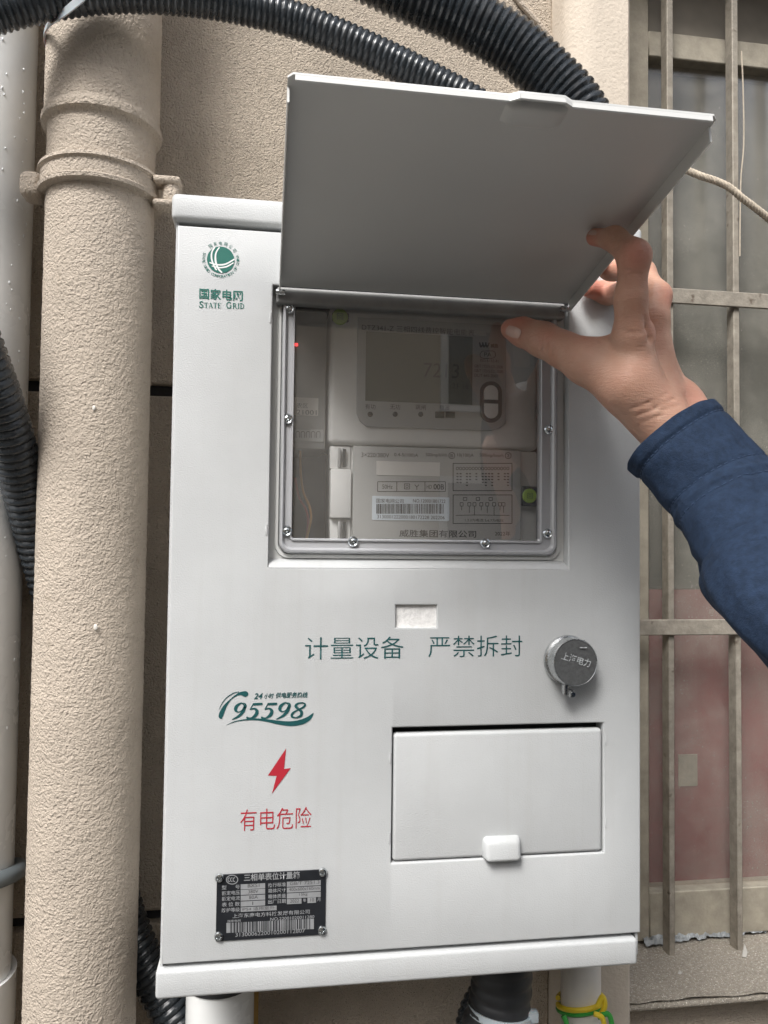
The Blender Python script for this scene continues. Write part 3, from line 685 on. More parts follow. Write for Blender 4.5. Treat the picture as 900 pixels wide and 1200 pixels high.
# outer panel
def slab(pts_out):
    v0 = [k.bm.verts.new(lp(u, x, 0)) for u, x in pts_out]; v1 = [k.bm.verts.new(lp(u, x, -th)) for u, x in pts_out]
    n = len(v0); k.bm.faces.new(v0); k.bm.faces.new(v1[::-1])
    for i in range(n): k.bm.faces.new((v0[i], v1[i], v1[(i + 1) % n], v0[(i + 1) % n]))
pts_o = [(0.0, LXa), (LL - 0.003, LXa), (LL, LXa + 0.003), (LL, tabx0), (LL + 0.0028, tabx0 + 0.005), (LL + 0.0028, tabx1 - 0.005), (LL, tabx1), (LL, LXb - 0.003), (LL - 0.003, LXb), (0.0, LXb)]
slab(pts_o)
lid = k.build('lid', MT['lidsteel'], cab, 35)
def lipbar(p, q, h, name):                        # folded return between two lid points (u, x)
    k = B(); (u0, x0), (u1, x1) = p, q
    d = Vector((u1 - u0, x1 - x0)).normalized(); n = Vector((-d.y, d.x))
    ring = lambda u, x: [lp(u + n.x * a, x + n.y * a, b_) for a, b_ in ((-th / 2, -th - 0.0001), (th / 2, -th - 0.0001), (th / 2, -h), (0, -h - 0.0006), (-th / 2, -h))]
    k.loft([ring(u0, x0), ring(u1, x1)], True, True); k.build(name, MT['lidsteel'], lid, 35)
lipbar((0.010, LXa + th / 2), (LL - 0.009, LXa + th / 2), lip, 'lid_flange'); lipbar((0.004, LXb - th / 2), (LL - 0.009, LXb - th / 2), lip, 'lid_flange')
lipbar((LL - th / 2, LXa + 0.004), (LL - th / 2, tabx0 - 0.0002), 0.0046, 'lid_flange'); lipbar((LL - th / 2, tabx1 + 0.0002), (LL - th / 2, LXb - 0.004), 0.0046, 'lid_flange')
lipbar((LL + 0.0028 - th / 2, tabx0 + 0.005), (LL + 0.0028 - th / 2, tabx1 - 0.005), 0.0046, 'lid_flange')
lipbar((LL - th / 2, tabx0), (LL + 0.0028 - th / 2, tabx0 + 0.005), 0.0046, 'lid_flange'); lipbar((LL + 0.0028 - th / 2, tabx1 - 0.005), (LL - th / 2, tabx1), 0.0046, 'lid_flange')
# pressed finger pull on the underside
k = B()
def domeloop(s_, h): return [lp(LL - 0.0125 + a * 0.0095 * s_, (tabx0 + tabx1) / 2 + c * 0.0185 * s_, -th - h) for a, c in [(max(-1, min(1, 1.25 * math.sin(t))), max(-1, min(1, 1.25 * math.cos(t)))) for t in [2 * math.pi * j / 28 for j in range(28)]]]
k.loft([domeloop(1, 0.0001), domeloop(0.95, 0.0009), domeloop(0.86, 0.0022), domeloop(0.7, 0.0028), domeloop(0.3, 0.003)], False, True); k.build('finger_pull', MT['lidsteel'], lid, 50)

# sealing cap
lc = P(664, 773, 0.0); cap = thing('seal_cap', (lc.x, -0.0, lc.z), 'round grey metal sealing cap with stamped characters on the box door', 'seal cap')
R_ = 0.0202
k = B(); k.lathe([(R_ * 1.03, 0.0003), (R_ * 1.05, 0.002), (R_ * 1.02, 0.0035), (R_ * 0.94, 0.0042), (R_ * 0.93, 0.008)], (lc.x, 0, lc.z), (0, -1, 0), 48); k.build('base', MT['metal'], cap, 35)
tiltv = Vector((0.05, -1, 0.03)).normalized(); cb = Vector((lc.x, -0.0075, lc.z))
k = B(); k.lathe([(R_ * 0.985, 0), (R_, 0.0008), (R_, 0.0095), (R_ * 0.965, 0.0112), (R_ * 0.945, 0.0113), (R_ * 0.93, 0.0108)], cb, tiltv, 48); cp = k.build('cap', MT['metal'], cap, 35)
k = B(); k.lathe([(R_ * 0.93, 0.0), (R_ * 0.001, 0.0001)], cb + tiltv * 0.01085, tiltv, 48); k.build('cap_face', MT['capmetal'], cp, 35)
k = B(); k.text('上海电力', 0, 0, 0, 0, 0, -0.0192, ang=rad(-16), center=(lc.x + 0.0008, lc.z + 0.0030), W=0.026, H=0.0068, bold=0.008)
o = k.build('stamped_lettering', MT['stamp'], cp, smooth=0)
k = B(); k.box(lc.x + 0.004, lc.x + 0.010, -0.0195, -0.0188, lc.z + 0.0125, lc.z + 0.0132); k.build('stamped_mark', MT['stamp'], cp, smooth=0)
for (dx, dz, sx, sz, y0, y1) in ((-0.0065, -0.0225, 0.0042, 0.0085, -0.0165, -0.010), (0.000, -0.0268, 0.0040, 0.0062, -0.013, -0.006)):
    k = B(); k.box(lc.x + dx - sx / 2, lc.x + dx + sx / 2, y0, y1, lc.z + dz - sz / 2, lc.z + dz + sz / 2, 0.0006, 2); k.build('lug', MT['metal'], cap)
k = B(); k.lathe([(0.0012, 0.0002), (0.0022, 0.0004), (0.0022, -0.001), (0.0012, -0.001)], (lc.x + 0.0002, -0.0135, lc.z - 0.0272), (0, -1, 0), 12); k.build('lug_eye', MT['bright'], cap)

# ---- printed marks on the door
PY = -0.00035
# emblem and lettering, upper left
k = B(); c = P(258.7, 304.4, PY); k.lathe([(M(15.2, 0), 0), (0.0001, 0.00002)], (c.x, PY, c.z), (0, -1, 0), 40); emb = k.build('emblem', MT['green'], door, smooth=0)
def em(*pts): return [(190 + x / 5.806, 220 + y / 5.806, w_ / 5.806) for x, y, w_ in pts]
k = B()
k.brush(em((360, 402, 9), (338, 440, 10), (338, 490, 11), (360, 545, 10), (372, 560, 8)), PY - 0.00015)
k.brush(em((390, 404, 8), (366, 445, 10), (364, 500, 13), (382, 550, 12), (408, 578, 10)), PY - 0.00015)
k.brush(em((322, 508, 8), (370, 523, 10), (430, 520, 11), (492, 486, 9)), PY - 0.0002)
k.brush(em((338, 532, 6), (390, 543, 9), (440, 536, 10), (486, 510, 8)), PY - 0.0002)
k.build('emblem_bands', MT['white'], emb, smooth=0)
k = B(); rr2 = M(19.0, 0)
def arctext(s_, a0, a1, hh, inward):
    n = len(s_)
    for i, ch_ in enumerate(s_):
        if ch_ == ' ': continue
        a = rad(a0 + (a1 - a0) * i / (n - 1))
        k.text(ch_, 0, 0, 0, 0, 0, PY, center=(c.x + rr2 * math.cos(a), c.z + rr2 * math.sin(a)), W=hh * (0.45 if ch_ == 'I' else 0.85), H=hh, ang=a - math.pi / 2 + (math.pi if inward else 0), bold=0.004)
arctext('国家电网公司', 128, 38, 0.0030, False)
arctext('STATE GRID CORPORATION OF CHINA', 163, 377, 0.0022, True)
k.build('emblem_lettering', MT['green'], emb, smooth=0)
k = B(); k.text('国家电网', 233.5, 344.4, 284.5, 346.0, 12.3, PY, bold=0.016)
# small-capital serif STATE GRID built from strokes (x, y in em units, thick stems and thin bars)
GL = {'S': [([(.62, .82), (.35, .97), (.12, .75), (.35, .52), (.62, .28), (.35, .03), (.05, .2)], .15), ([(.62, .97), (.62, .72)], .05), ([(.06, .03), (.06, .3)], .05)],
      'T': [([(.36, 0), (.36, 1)], .17), ([(.02, .97), (.70, .97)], .07), ([(.03, .98), (.03, .74)], .05), ([(.69, .98), (.69, .74)], .05), ([(.18, .03), (.54, .03)], .05)],
      'A': [([(.10, 0), (.38, 1)], .07), ([(.38, 1), (.68, 0)], .17), ([(.2, .34), (.58, .34)], .06), ([(0, .03), (.24, .03)], .05), ([(.52, .03), (.84, .03)], .05)],
      'E': [([(.16, 0), (.16, 1)], .17), ([(.05, .97), (.6, .97)], .06), ([(.05, .03), (.62, .03)], .06), ([(.16, .52), (.46, .52)], .06), ([(.6, .98), (.6, .75)], .05), ([(.62, .02), (.62, .27)], .05), ([(.46, .64), (.46, .4)], .05)],
      'G': [([(.7, .78), (.45, .97), (.18, .8), (.12, .5), (.2, .18), (.48, .03), (.7, .12)], .14), ([(.70, .98), (.70, .7)], .05), ([(.72, .05), (.72, .45)], .15), ([(.55, .45), (.86, .45)], .05)],
      'R': [([(.16, 0), (.16, 1)], .17), ([(.04, .03), (.32, .03)], .05), ([(.05, .97), (.4, .96), (.6, .76), (.4, .52), (.16, .5)], .12), ([(.38, .5), (.72, .02), (.84, .02)], .14)],
      'I': [([(.2, 0), (.2, 1)], .18), ([(.03, .97), (.37, .97)], .05), ([(.03, .03), (.37, .03)], .05)],
      'D': [([(.16, 0), (.16, 1)], .17), ([(.03, .97), (.4, .96), (.66, .72), (.66, .28), (.4, .04), (.03, .03)], .12)]}
ADV = dict(S=.74, T=.76, A=.84, E=.72, G=.95, R=.86, I=.44, D=.84)
cur = 233.2
for ch_, hh in zip('STATE GRID', (7.9, 6.4, 6.4, 6.4, 6.4, 0, 7.9, 6.4, 6.4, 6.4)):
    if ch_ == ' ': cur += 5.0; continue
    base = 360.6 + (cur - 233) * 0.022
    for pts, wd in GL[ch_]:
        q = [(cur + x * hh * 0.98, base - y * hh * 0.96, wd * hh * 0.95) for x, y in pts]
        k.brush(q, PY)
    cur += ADV[ch_] * hh * 1.04
k.build('lettering', MT['green'], door, smooth=0)
k = B(); k.text('计量设备', 357.5, 760.5, 473, 758, 25, PY, bold=-0.008); k.build('lettering', MT['teal'], door, smooth=0); k = B(); k.text('严禁拆封', 502, 758, 612, 756.5, 24.5, PY, bold=-0.008); k.build('lettering', MT['teal'], door, smooth=0)
# hotline mark
def hl(*pts): return [(240 + x / 6, 800 + y / 6, w_ / 6) for x, y, w_ in pts]
k = B()
k.brush(hl((122, 252, 3), (112, 238, 30), (124, 200, 30), (146, 160, 20), (178, 122, 9), (215, 92, 10), (252, 76, 22), (288, 80, 40), (305, 84, 12)), PY)
k.brush(hl((100, 190, 2), (120, 148, 5), (150, 108, 6), (200, 74, 6), (240, 64, 4)), PY - 0.00004)
k.brush(hl((150, 299, 2), (210, 274, 6), (290, 260, 9), (370, 258, 14), (450, 268, 20), (530, 282, 28), (610, 288, 34), (680, 276, 36), (725, 255, 30), (750, 232, 18), (764, 212, 2)), PY)
DG = {'9': [[(.74, .80, .05), (.50, .98, .09), (.24, .80, .20), (.22, .56, .20), (.42, .42, .07), (.64, .52, .08), (.78, .74, .20), (.76, .92, .10), (.55, .98, .06)], [(.80, .74, .14), (.74, .46, .20), (.52, .16, .16), (.14, -.06, .05)]],
      '5': [[(.30, .90, .14), (.60, .91, .17), (.92, .93, .13)], [(.33, .93, .07), (.26, .74, .07), (.20, .56, .06)], [(.20, .56, .06), (.46, .63, .12), (.68, .46, .22), (.64, .20, .22), (.40, .03, .10), (.16, .04, .13), (.12, .12, .10)]],
      '8': [[(.66, .97, .08), (.36, .93, .12), (.24, .76, .17), (.46, .58, .15), (.70, .40, .19), (.72, .16, .18), (.44, .02, .08)], [(.44, .02, .08), (.16, .10, .14), (.16, .32, .15), (.44, .52, .08), (.76, .70, .14), (.82, .88, .12), (.62, .98, .07)]]}
for i, ch_ in enumerate('95598'):
    for st in DG[ch_]:
        k.brush([(269.6 + i * 17.3 + x * 18.0 + y * 4.4, 842.2 - i * 0.15 - y * 18.6, wd * 17.5) for x, y, wd in st], PY - 0.00002 * i)
k.text('24', 297.5, 815.8, 307.8, 815.6, 6.6, PY, shear=0.25, bold=0.02)
k.text('小时', 309.5, 815.6, 320.8, 815.3, 6, PY, shear=0.2, bold=0.015); k.text('供电服务热线', 323.2, 815.0, 360.5, 814.0, 6.4, PY, shear=0.2, bold=0.018)
k.build('hotline_mark', MT['teal'], door, smooth=0)
k = B(); k.flat([(P(240 + x / 6, 800 + y / 6, PY).x, P(240 + x / 6, 800 + y / 6, PY).z) for x, y in ((572, 462), (557, 607), (605, 600), (472, 780), (505, 655), (443, 653))], PY); k.build('lightning_bolt', MT['red'], door, smooth=0)
k = B(); k.text('有电危险', 281.5, 961.5, 365, 957.5, 23.5, PY, bold=-0.008); k.build('lettering', MT['red'], door, smooth=0)

# ---- nameplate
a, b_, c_, d_ = P(254, 1024.5), P(382, 1018), P(381, 1094.5), P(253, 1102.5)
nx0, nx1, nz0, nz1 = (a.x + d_.x) / 2, (b_.x + c_.x) / 2, (c_.z + d_.z) / 2, (a.z + b_.z) / 2
k = B(); k.box(nx0, nx1, -0.0012, -0.0002, nz0, nz1, 0.0003, 1); npl = k.build('nameplate', MT['plate'], cab, smooth=0)
for x, y in ((257.3, 1028.5), (378, 1022), (256.5, 1097), (377, 1090)):
    c = P(x, y, -0.001); k = B(); k.lathe([(0.0036, -0.0002), (0.0036, 0.0006), (0.003, 0.0016), (0.0018, 0.0020), (0.0013, 0.0012), (0.0001, 0.0011)], (c.x, -0.0012, c.z), (0, -1, 0), 18); k.build('rivet', MT['bright'], npl, 40)
NY = -0.0014
def nq(x, y): return 240 + x / 6, 1010 + y / 6
def nrow(kk, s_, x0, y0, x1, y1, h, bold=0.01): kk.text(s_, *nq(x0, y0), *nq(x1, y1), h / 6, NY, bold=bold)
k = B()
nrow(k, '三相单表位计量箱', 275, 113, 668, 90, 48, 0.02)
for s_, y in (('型      号', 178), ('额定电压', 218), ('额定电流', 257), ('表 位 数', 298), ('防护等级', 338)): nrow(k, s_, 120, y + 2, 246, y - 2, 28)
for s_, y in (('执行标准', 163), ('箱体尺寸', 203), ('箱体质量', 243), ('出厂日期', 280)): nrow(k, s_, 445, y, 570, y - 4, 28)
nrow(k, '年', 690, 270, 714, 269, 24); nrow(k, '月', 790, 265, 812, 264, 24)
nrow(k, '上海东南电方科技发展有限公司', 195, 380, 738, 352, 30)
nrow(k, '国家电网', 160, 418, 252, 412, 16); nrow(k, 'NO.22001020011280', 460, 402, 770, 386, 20, 0.005)
nrow(k, '3130006220010200112807', 215, 510, 705, 486, 26, 0.004)
def nrect(kk, x0, y0, x1, y1):
    q = [P(*nq(x, y + 0.0), NY) for x, y in ((x0, y0), (x1, y0 - (x1 - x0) * 0.05), (x1, y1 - (x1 - x0) * 0.05), (x0, y1))]
    kk.flat([(v.x, v.z) for v in q], NY)
for x0, x1, ys in ((252, 424, (158, 197, 238, 279)), (577, 815, (140, 181, 222))):
    for y in ys: nrect(k, x0, y, x1, y + 36)
nrect(k, 252, 320, 505, 352); nrect(k, 577, 262, 680, 298); nrect(k, 722, 252, 782, 290)
def ell(kk, cx, cy, rx, ry, wd):
    kk.brush([(*nq(cx + rx * math.cos(t), cy + ry * math.sin(t)), wd / 6) for t in [2 * math.pi * j / 20 for j in range(21)]], NY)
ell(k, 192, 125, 40, 31, 6)
for x in (172, 190, 208): k.brush([(*nq(x + 9 * math.cos(t), 125 + 13 * math.sin(t)), 0.9) for t in [rad(60 + 24 * j) for j in range(11)]], NY)
rnd = random.Random(3); x = 152
while x < 770:
    wd = rnd.choice((3, 3, 5, 8)) if 178 < x < 740 else 26
    nrect(k, x, 430 - (x - 150) * 0.05, min(x + wd, 772), 500 - (x - 150) * 0.045); x += wd + rnd.choice((3, 4, 6, 9))
k.build('lettering', MT['plateprint'], npl, smooth=0)
NY = -0.0016; k = B()
for s_, x0, x1, y in (('BXS1', 302, 384, 168), ('380V', 305, 376, 210), ('80A', 310, 374, 250), ('1', 334, 340, 291), ('IP54 适用室外', 262, 492, 333), ('GB/T 7251.3', 598, 806, 152), ('400x600x160mm', 592, 808, 194), ('15kg', 664, 722, 232), ('2022', 600, 662, 276), ('10', 742, 768, 268)):
    nrow(k, s_, x0, y, x1, y - (x1 - x0) * 0.05, 22, 0.0)
k.build('stamped_data', MT['platedark'], npl, smooth=0)

# ------------------------------------------------------------------ electricity meter behind the window
YM = 0.034
em_ = thing('electricity_meter', (0.2, 0.08, Z0 + 0.25), 'grey three-phase electricity meter with dark display behind the clear window', 'meter')
x0, x1, z0, z1 = rect(386, 376, 632, 524, YM)
k = B(); k.box(x0, x1, YM, 0.12, z0, z1 + 0.012, 0.005, 3); k.build('housing', MT['mshell'], em_)
x0l, x1l, z0l, z1l = rect(387, 526, 632, 655, YM)
k = B(); k.box(x0l + 0.002, x1l, YM + 0.006, 0.12, z0l - 0.02, z0 - 0.0005, 0.002, 2); k.build('lower_housing', MT['mshell'], em_)
x0, x1, z0p, z1p = rect(418, 377, 592.5, 503, YM)
chx, chz = M(12, YM), M(11, YM)
k = B(); k.prism([(x0, z1p), (x0, z0p + chz * 1.4), (x0 + chx * 0.35, z0p + chz * 0.55), (x0 + chx, z0p), (x1 - chx * 1.6, z0p), (x1 - chx * 0.5, z0p + chz * 0.4), (x1, z0p + chz * 0.9), (x1, z1p)], YM - 0.0028, YM - 0.0002, 0.0012, 2); bez = k.build('front_panel', MT['mpanel'], em_)
YF = YM - 0.003
x0, x1, z0d, z1d = rect(428.5, 391.5, 553.5, 472, YF)
k = B(); k.box(x0, x1, YF - 0.0004, YF + 0.0002, z0d, z1d); dsp = k.build('display', MT['lcd'], bez, smooth=0)
k = B(); k.text('7213', 497, 433, 538, 435.5, 17, YF - 0.0007, shear=0.08); k.text('21 18', 530, 452, 549, 453, 6, YF - 0.0007)
k.build('digits', MT['ink'], dsp, smooth=0)
k = B(); YT = YF - 0.0004
k.text('DTZ341-Z 三相四线费控智能电能表', 424, 384, 556, 389, 7.5, YT); k.build('title_lettering', MT['ink'], bez, smooth=0); k = B()
for s_, x in (('有功', 434), ('无功', 463), ('跳闸', 493), ('载波', 521)): k.text(s_, x - 6, 476.5 + (x - 434) * 0.012, x + 6, 476.5 + (x - 434) * 0.012, 6, YT)
k.build('indicator_lettering', MT['ink'], bez, smooth=0); k = B(); k.text('威胜', 575, 405, 584, 405.5, 5, YT, bold=0.02); k.text('PA', 567.5, 415.2, 576, 415.6, 5, YT)
for i, x in enumerate((562, 565.5, 569)): k.brush([(x, 401, 1.6), (x + 1.6, 406.5, 2.0), (x + 4.5, 401.5, 1.0)], YT)
for s_, y, xa, xb in (('ISO 6132-41', 422.5, 563, 584), ('GB/T 17215.321-2008', 429.3, 556, 589), ('GB/T 17215.323-2008', 434.7, 556, 589), ('DL/T 645-2007', 440, 556, 584)): k.text(s_, xa, y, xb, y + 0.4, 3.6, YT)
k.brush([(565, 411.5, .7), (578, 411.5, .7), (580.5, 415.5, .7), (578, 419.5, .7), (565, 419.5, .7), (562.5, 415.5, .7), (565, 411.5, .7)], YT)
k.build('lettering', MT['ink'], bez, smooth=0)
for x in (433.7, 463, 493): 
    c = P(x, 485.5, YF); k = B(); k.lathe([(0.0023, 0), (0.0023, 0.0006), (0.0016, 0.0011), (0.0001, 0.0012)], (c.x, YF + 0.0001, c.z), (0, -1, 0), 14); k.build('indicator', MT['ink'], bez)
for xa, xb in ((510, 520.8), (521.8, 533)):
    x0, x1, z0, z1 = rect(xa, 482.5, xb, 490, YF); k = B(); k.box(x0, x1, YF - 0.0008, YF + 0.0002, z0, z1, 0.0004, 2); k.build('optical_port', MT['faint'], bez)
x0, x1, z0, z1 = rect(562.5, 447, 588, 495, YF)
k = B(); k.prism(rpoly(x0, x1, z0, z1, (x1 - x0) * 0.48, 8), YF - 0.0012, YF + 0.0002, 0.0004, 2); ringp = k.build('button_surround', MT['ring'], bez)
for ya, yb in ((451.5, 468.5), (473, 490.5)):
    x0, x1, z0, z1 = rect(567, ya, 583.5, yb, YF - 0.001)
    k = B(); poly = [(x0, z0), (x1, z0)] + [((x0 + x1) / 2 + (x1 - x0) / 2 * math.cos(rad(t)), z1 - (x1 - x0) / 2 + (x1 - x0) / 2 * math.sin(rad(t))) for t in range(0, 181, 15)] if ya < 460 else [(x1, z1), (x0, z1)] + [((x0 + x1) / 2 + (x1 - x0) / 2 * math.cos(rad(t)), z0 + (x1 - x0) / 2 + (x1 - x0) / 2 * math.sin(rad(t))) for t in range(180, 361, 15)]
    k.prism(poly, YF - 0.0024, YF - 0.0008, 0.0006, 2); k.build('button', MT['mshell'], ringp)
x0, x1, z0, z1 = rect(601.5, 404, 620.5, 430, YM); k = B(); k.box(x0, x1, YM - 0.0006, YM - 0.0002, z0, z1); k.build('sticker', MT['blank'], em_, smooth=0)
# terminal cover hinge at the left
for ya, yb, dy, mm in ((522, 549, 0.004, 'mshell'), (549.6, 607, -0.002, 'mshell'), (607.6, 640, 0.004, 'mshell')):
    x0, x1, z0, z1 = rect(387, ya, 411.5, yb, YM)
    k = B(); k.box(x0, x1, YM + dy, YM + 0.02, z0, z1, 0.0012, 2); hb = k.build('hinge_block', MT[mm], em_)
    if dy > 0:
        x0, x1, z0, z1 = rect(396, ya + 3, 399, yb - 1, YM); k = B(); k.box(x0, x1, YM - 0.001, YM + dy + 0.001, z0, z1, 0.0005, 1); k.build('hinge_rib', MT['mpanel'], hb)
        x0, x1, z0, z1 = rect(402, ya + 4, 405.5, yb - 2, YM); k = B(); k.box(x0, x1, YM + 0.001, YM + dy + 0.001, z0, z1); k.build('hinge_slot', MT['ring'], hb, smooth=0)
x0, x1, z0, z1 = rect(413, 525, 610.5, 650, YM)
k = B(); k.box(x0, x1, YM - 0.001, YM + 0.004, z0 - 0.01, z1, 0.0014, 2); tcv = k.build('terminal_cover', MT['mcover'], em_)
YC = YM - 0.0013
k = B()
k.text('3×220/380V', 423.5, 533, 456, 533.5, 5, YC); k.text('0.4-5(100)A', 462, 533.5, 490, 533.8, 5, YC); k.text('500imp/kWh', 499, 533.5, 524, 533.8, 5, YC); k.text('10(100)A', 536, 533.8, 555, 534, 5, YC); k.text('500imp/kvarh', 562, 534, 590, 534.2, 5, YC)
for cx, s_ in ((529.5, 'B'), (595.5, '2')):
    k.brush([(cx + 3.5 * math.cos(t), 533.9 + 3.5 * math.sin(t), 0.7) for t in [2 * math.pi * j / 16 for j in range(17)]], YC); k.text(s_, cx - 1.5, 533.9, cx + 1.5, 533.9, 3.6, YC)
def frame_px(kk, xa, ya, xb, yb, wd=0.8, Y=YC):
    for (p0, p1) in (((xa, ya), (xb, ya)), ((xb, ya), (xb, yb)), ((xb, yb), (xa, yb)), ((xa, yb), (xa, ya))): kk.brush([(*p0, wd), (*p1, wd)], Y)
frame_px(k, 442.5, 564.5, 522, 576); k.brush([(465, 564.5, .8), (465, 576, .8)], YC); k.brush([(498, 564.5, .8), (498, 576, .8)], YC)
k.text('50Hz', 448, 570.3, 460, 570.3, 5, YC); frame_px(k, 474, 567, 480, 573, 0.7); frame_px(k, 475.7, 568.7, 478.3, 571.3, 0.6)
for q in (((486, 568), (488.5, 570.5)), ((491, 568), (488.5, 570.5)), ((488.5, 570.5), (488.5, 574))): k.brush([(*q[0], .8), (*q[1], .8)], YC)
k.text('HD', 500, 570.5, 506, 570.5, 4.5, YC); k.text('00B', 508, 570.5, 520.5, 570.5, 6.5, YC, bold=0.02)
frame_px(k, 531, 543, 600, 575); frame_px(k, 531, 580, 600, 613.5)
rnd = random.Random(5)
for i in range(17):
    x = 536 + i * 3.7
    k.brush([(x + 1.4 * math.cos(t), 549 + 1.6 * math.sin(t), 0.6) for t in [2 * math.pi * j / 8 for j in range(9)]], YC)
    for j in range(rnd.choice((0, 3, 4, 5))): k.brush([(x - 1, 555 + j * 3.4, 1.2), (x + 1.2, 555.3 + j * 3.4, 1.2)], YC)
for i, x in enumerate((541, 550, 556, 564, 571, 579, 586, 590)):
    frame_px(k, x - 1.8, 589, x + 1.8, 593, 0.6); k.brush([(x, 593, .6), (x, 598 + (i % 3) * 3, .6)], YC)
k.brush([(534, 604, .6), (560, 603.5, .6), (597, 604, .6)], YC)
for x in (543, 558, 573): frame_px(k, x, 583, x + 4, 586.5, .6)
k.text('1.2.3为电流 5.6.7为电压', 545, 609.5, 590, 610, 3.5, YC)
k.text('威胜集团有限公司', 468, 624.8, 558, 626, 8.5, YC, bold=0.008); k.text('2022年', 580, 625, 598, 625.5, 5.5, YC)
k.build('lettering', MT['ink'], tcv, smooth=0)
x0, x1, z0, z1 = rect(441, 541, 515.5, 557.5, YC); k = B(); k.box(x0, x1, YC - 0.0002, YC + 0.0001, z0, z1); k.build('blank_label', MT['blank'], tcv, smooth=0)
x0, x1, z0, z1 = rect(436, 582, 526.5, 610, YC); k = B(); k.prism(rpoly(x0, x1, z0, z1, 0.001, 3), YC - 0.0003, YC + 0.0001); lab = k.build('barcode_label', MT['label'], tcv, smooth=0)
YL = YC - 0.0006; k = B(); k.text('国家电网公司', 441, 587, 473, 587, 5, YL); k.text('NO.120001801722', 484, 587, 522, 587.3, 4, YL); k.text('3130001222000180172228 202206', 442, 605.8, 521, 606.2, 4, YL)
x = 441
while x < 520:
    wd = rnd.choice((0.5, 0.5, 0.9, 1.4)); q = rect(x, 590.5, x + wd, 602, YL); k.quad(*q, YL); x += wd + rnd.choice((0.5, 0.7, 1.2))
k.build('barcode', MT['ink'], lab, smooth=0)
# lime seals
for (cx, cy, rpx, blk) in ((621, 581, 8.5, (611.5, 570, 631.5, 593)), (398.5, 371, 9, (389, 366.5, 409, 377))):
    x0, x1, z0, z1 = rect(*blk, YM - 0.002); k = B(); k.box(x0, x1, YM - 0.0030, YM - 0.0003, z0, z1, 0.0008, 1); sb = k.build('seal_block', MT['ring'], em_)
    c = P(cx, cy, YM - 0.005); r = M(rpx, YM)
    k = B(); k.lathe([(r, 0), (r, 0.0015), (r * 0.85, 0.0022), (r * 0.8, 0.0018), (0.0001, 0.0018)], (c.x, YM - 0.0031, c.z), (0, -1, 0), 24); k.build('seal', MT['seal'], sb)
    k = B(); k.text('回', 0, 0, 0, 0, 0, YM - 0.0054, center=(c.x, c.z), W=r * 0.8, H=r * 0.8, bold=0.01); k.build('seal_mark', MT['sealdark'], sb, smooth=0)
# communication module at the left and loose wires
YQ = 0.045
x0, x1, z0, z1 = rect(338, 372, 382, 526, YQ)
mod = thing('data_module', (x0, 0.08, z0), 'narrow grey data module with red light left of the meter', 'module')
k = B(); k.box(x0 - 0.03, x1, YQ, 0.12, z0, z1 + 0.006, 0.002, 2); k.build('case', MT['module'], mod)
x0, x1, z0, z1 = rect(340, 466, 373, 487, YQ); k = B(); k.box(x0, x1, YQ - 0.0004, YQ - 0.0001, z0, z1); k.build('label', MT['blank'], mod, smooth=0)
k = B(); k.text('农区', 347.5, 475, 361, 475.5, 5.5, YQ - 0.0007); k.build('lettering', MT['ink'], mod, smooth=0); k = B(); k.text('21001', 347.5, 483, 371, 483.5, 5.5, YQ - 0.0007); k.build('lettering', MT['ink'], mod, smooth=0)
x0, x1, z0, z1 = rect(338, 503, 379, 518, YQ); k = B(); k.box(x0, x1, YQ - 0.001, YQ - 0.0001, z0, z1, 0.0005, 1); tb = k.build('terminal_block', MT['mpanel'], mod)
k = B()
for x in (349, 355, 361, 367, 373): k.brush([(x - 2, 513, .7), (x - 2, 507, .7), (x, 505.5, .7), (x + 2, 507, .7), (x + 2, 513, .7)], YQ - 0.0014)
k.build('terminal_marks', MT['ink'], tb, smooth=0)
c = P(347.5, 404, YQ); k = B(); k.box(c.x - 0.003, c.x + 0.0012, YQ - 0.001, YQ + 0.001, c.z - 0.0012, c.z + 0.0012, 0.0004, 1); k.build('status_light', MT['led'], mod)
for i, (q, mm, lab) in enumerate((([(352, 520, .06), (352, 548, .06), (355, 575, .055), (362, 592, .05), (364.5, 606, .05), (361, 624, .055), (355, 650, .06)], 'wire_o', 'orange wire curving below the grey module inside the box'),
                                  ([(346, 560, .07), (350, 582, .065), (358, 596, .06), (361, 612, .06), (358, 640, .065)], 'wire_r', 'dark red wire next to the orange wire inside the box'))):
    q = catmull([P(*a) for a in q], 8); k = B(); k.tube(q, 0.0011, 8); tag(k.build('loose_wire', MT[mm], origin=q[-1]), lab, 'wire', 'loose wires inside the box')

# ------------------------------------------------------------------ person: hand, sleeve and the rest of the figure behind the camera
def pm(px, py, Y, r): return (np.array(P(px, py, Y)), M(r, Y))
def cone(*a): return pm(*a[0:4]) + pm(*a[4:8])
def chain(*a): return [pm(*x) + pm(*y) for x, y in zip(a, a[1:])]
def pl(px, py, r, side, gap=0.0004):             # joint resting against the lid: side -1 below it, +1 above it
    d = ROT @ Vector(((px - 450) / FPX, -(py - 600) / FPX, -1.0)); rm = 0.008
    for _ in range(4):
        off = (rm + gap) if side > 0 else -(rm + th + gap)
        t = (off - (CAM - hO).dot(ln)) / d.dot(ln); c = CAM + d * t; rm = M(r, c.y)
    return np.array(c), rm
def chain2(*a):
    q = [x if len(x) == 2 else pm(*x) for x in a]; return [x + y for x, y in zip(q, q[1:])]
HANDP = []
# index finger: knuckle, middle joint, end joint, tip (pressed to the lid's underside)
HANDP += chain2((741, 392, -.128, 21), (739, 350, -.137, 17.0), (743.5, 300, -.146, 17.5), (720, 280, -.131, 12.3), pl(697, 278, 10.2, -1))
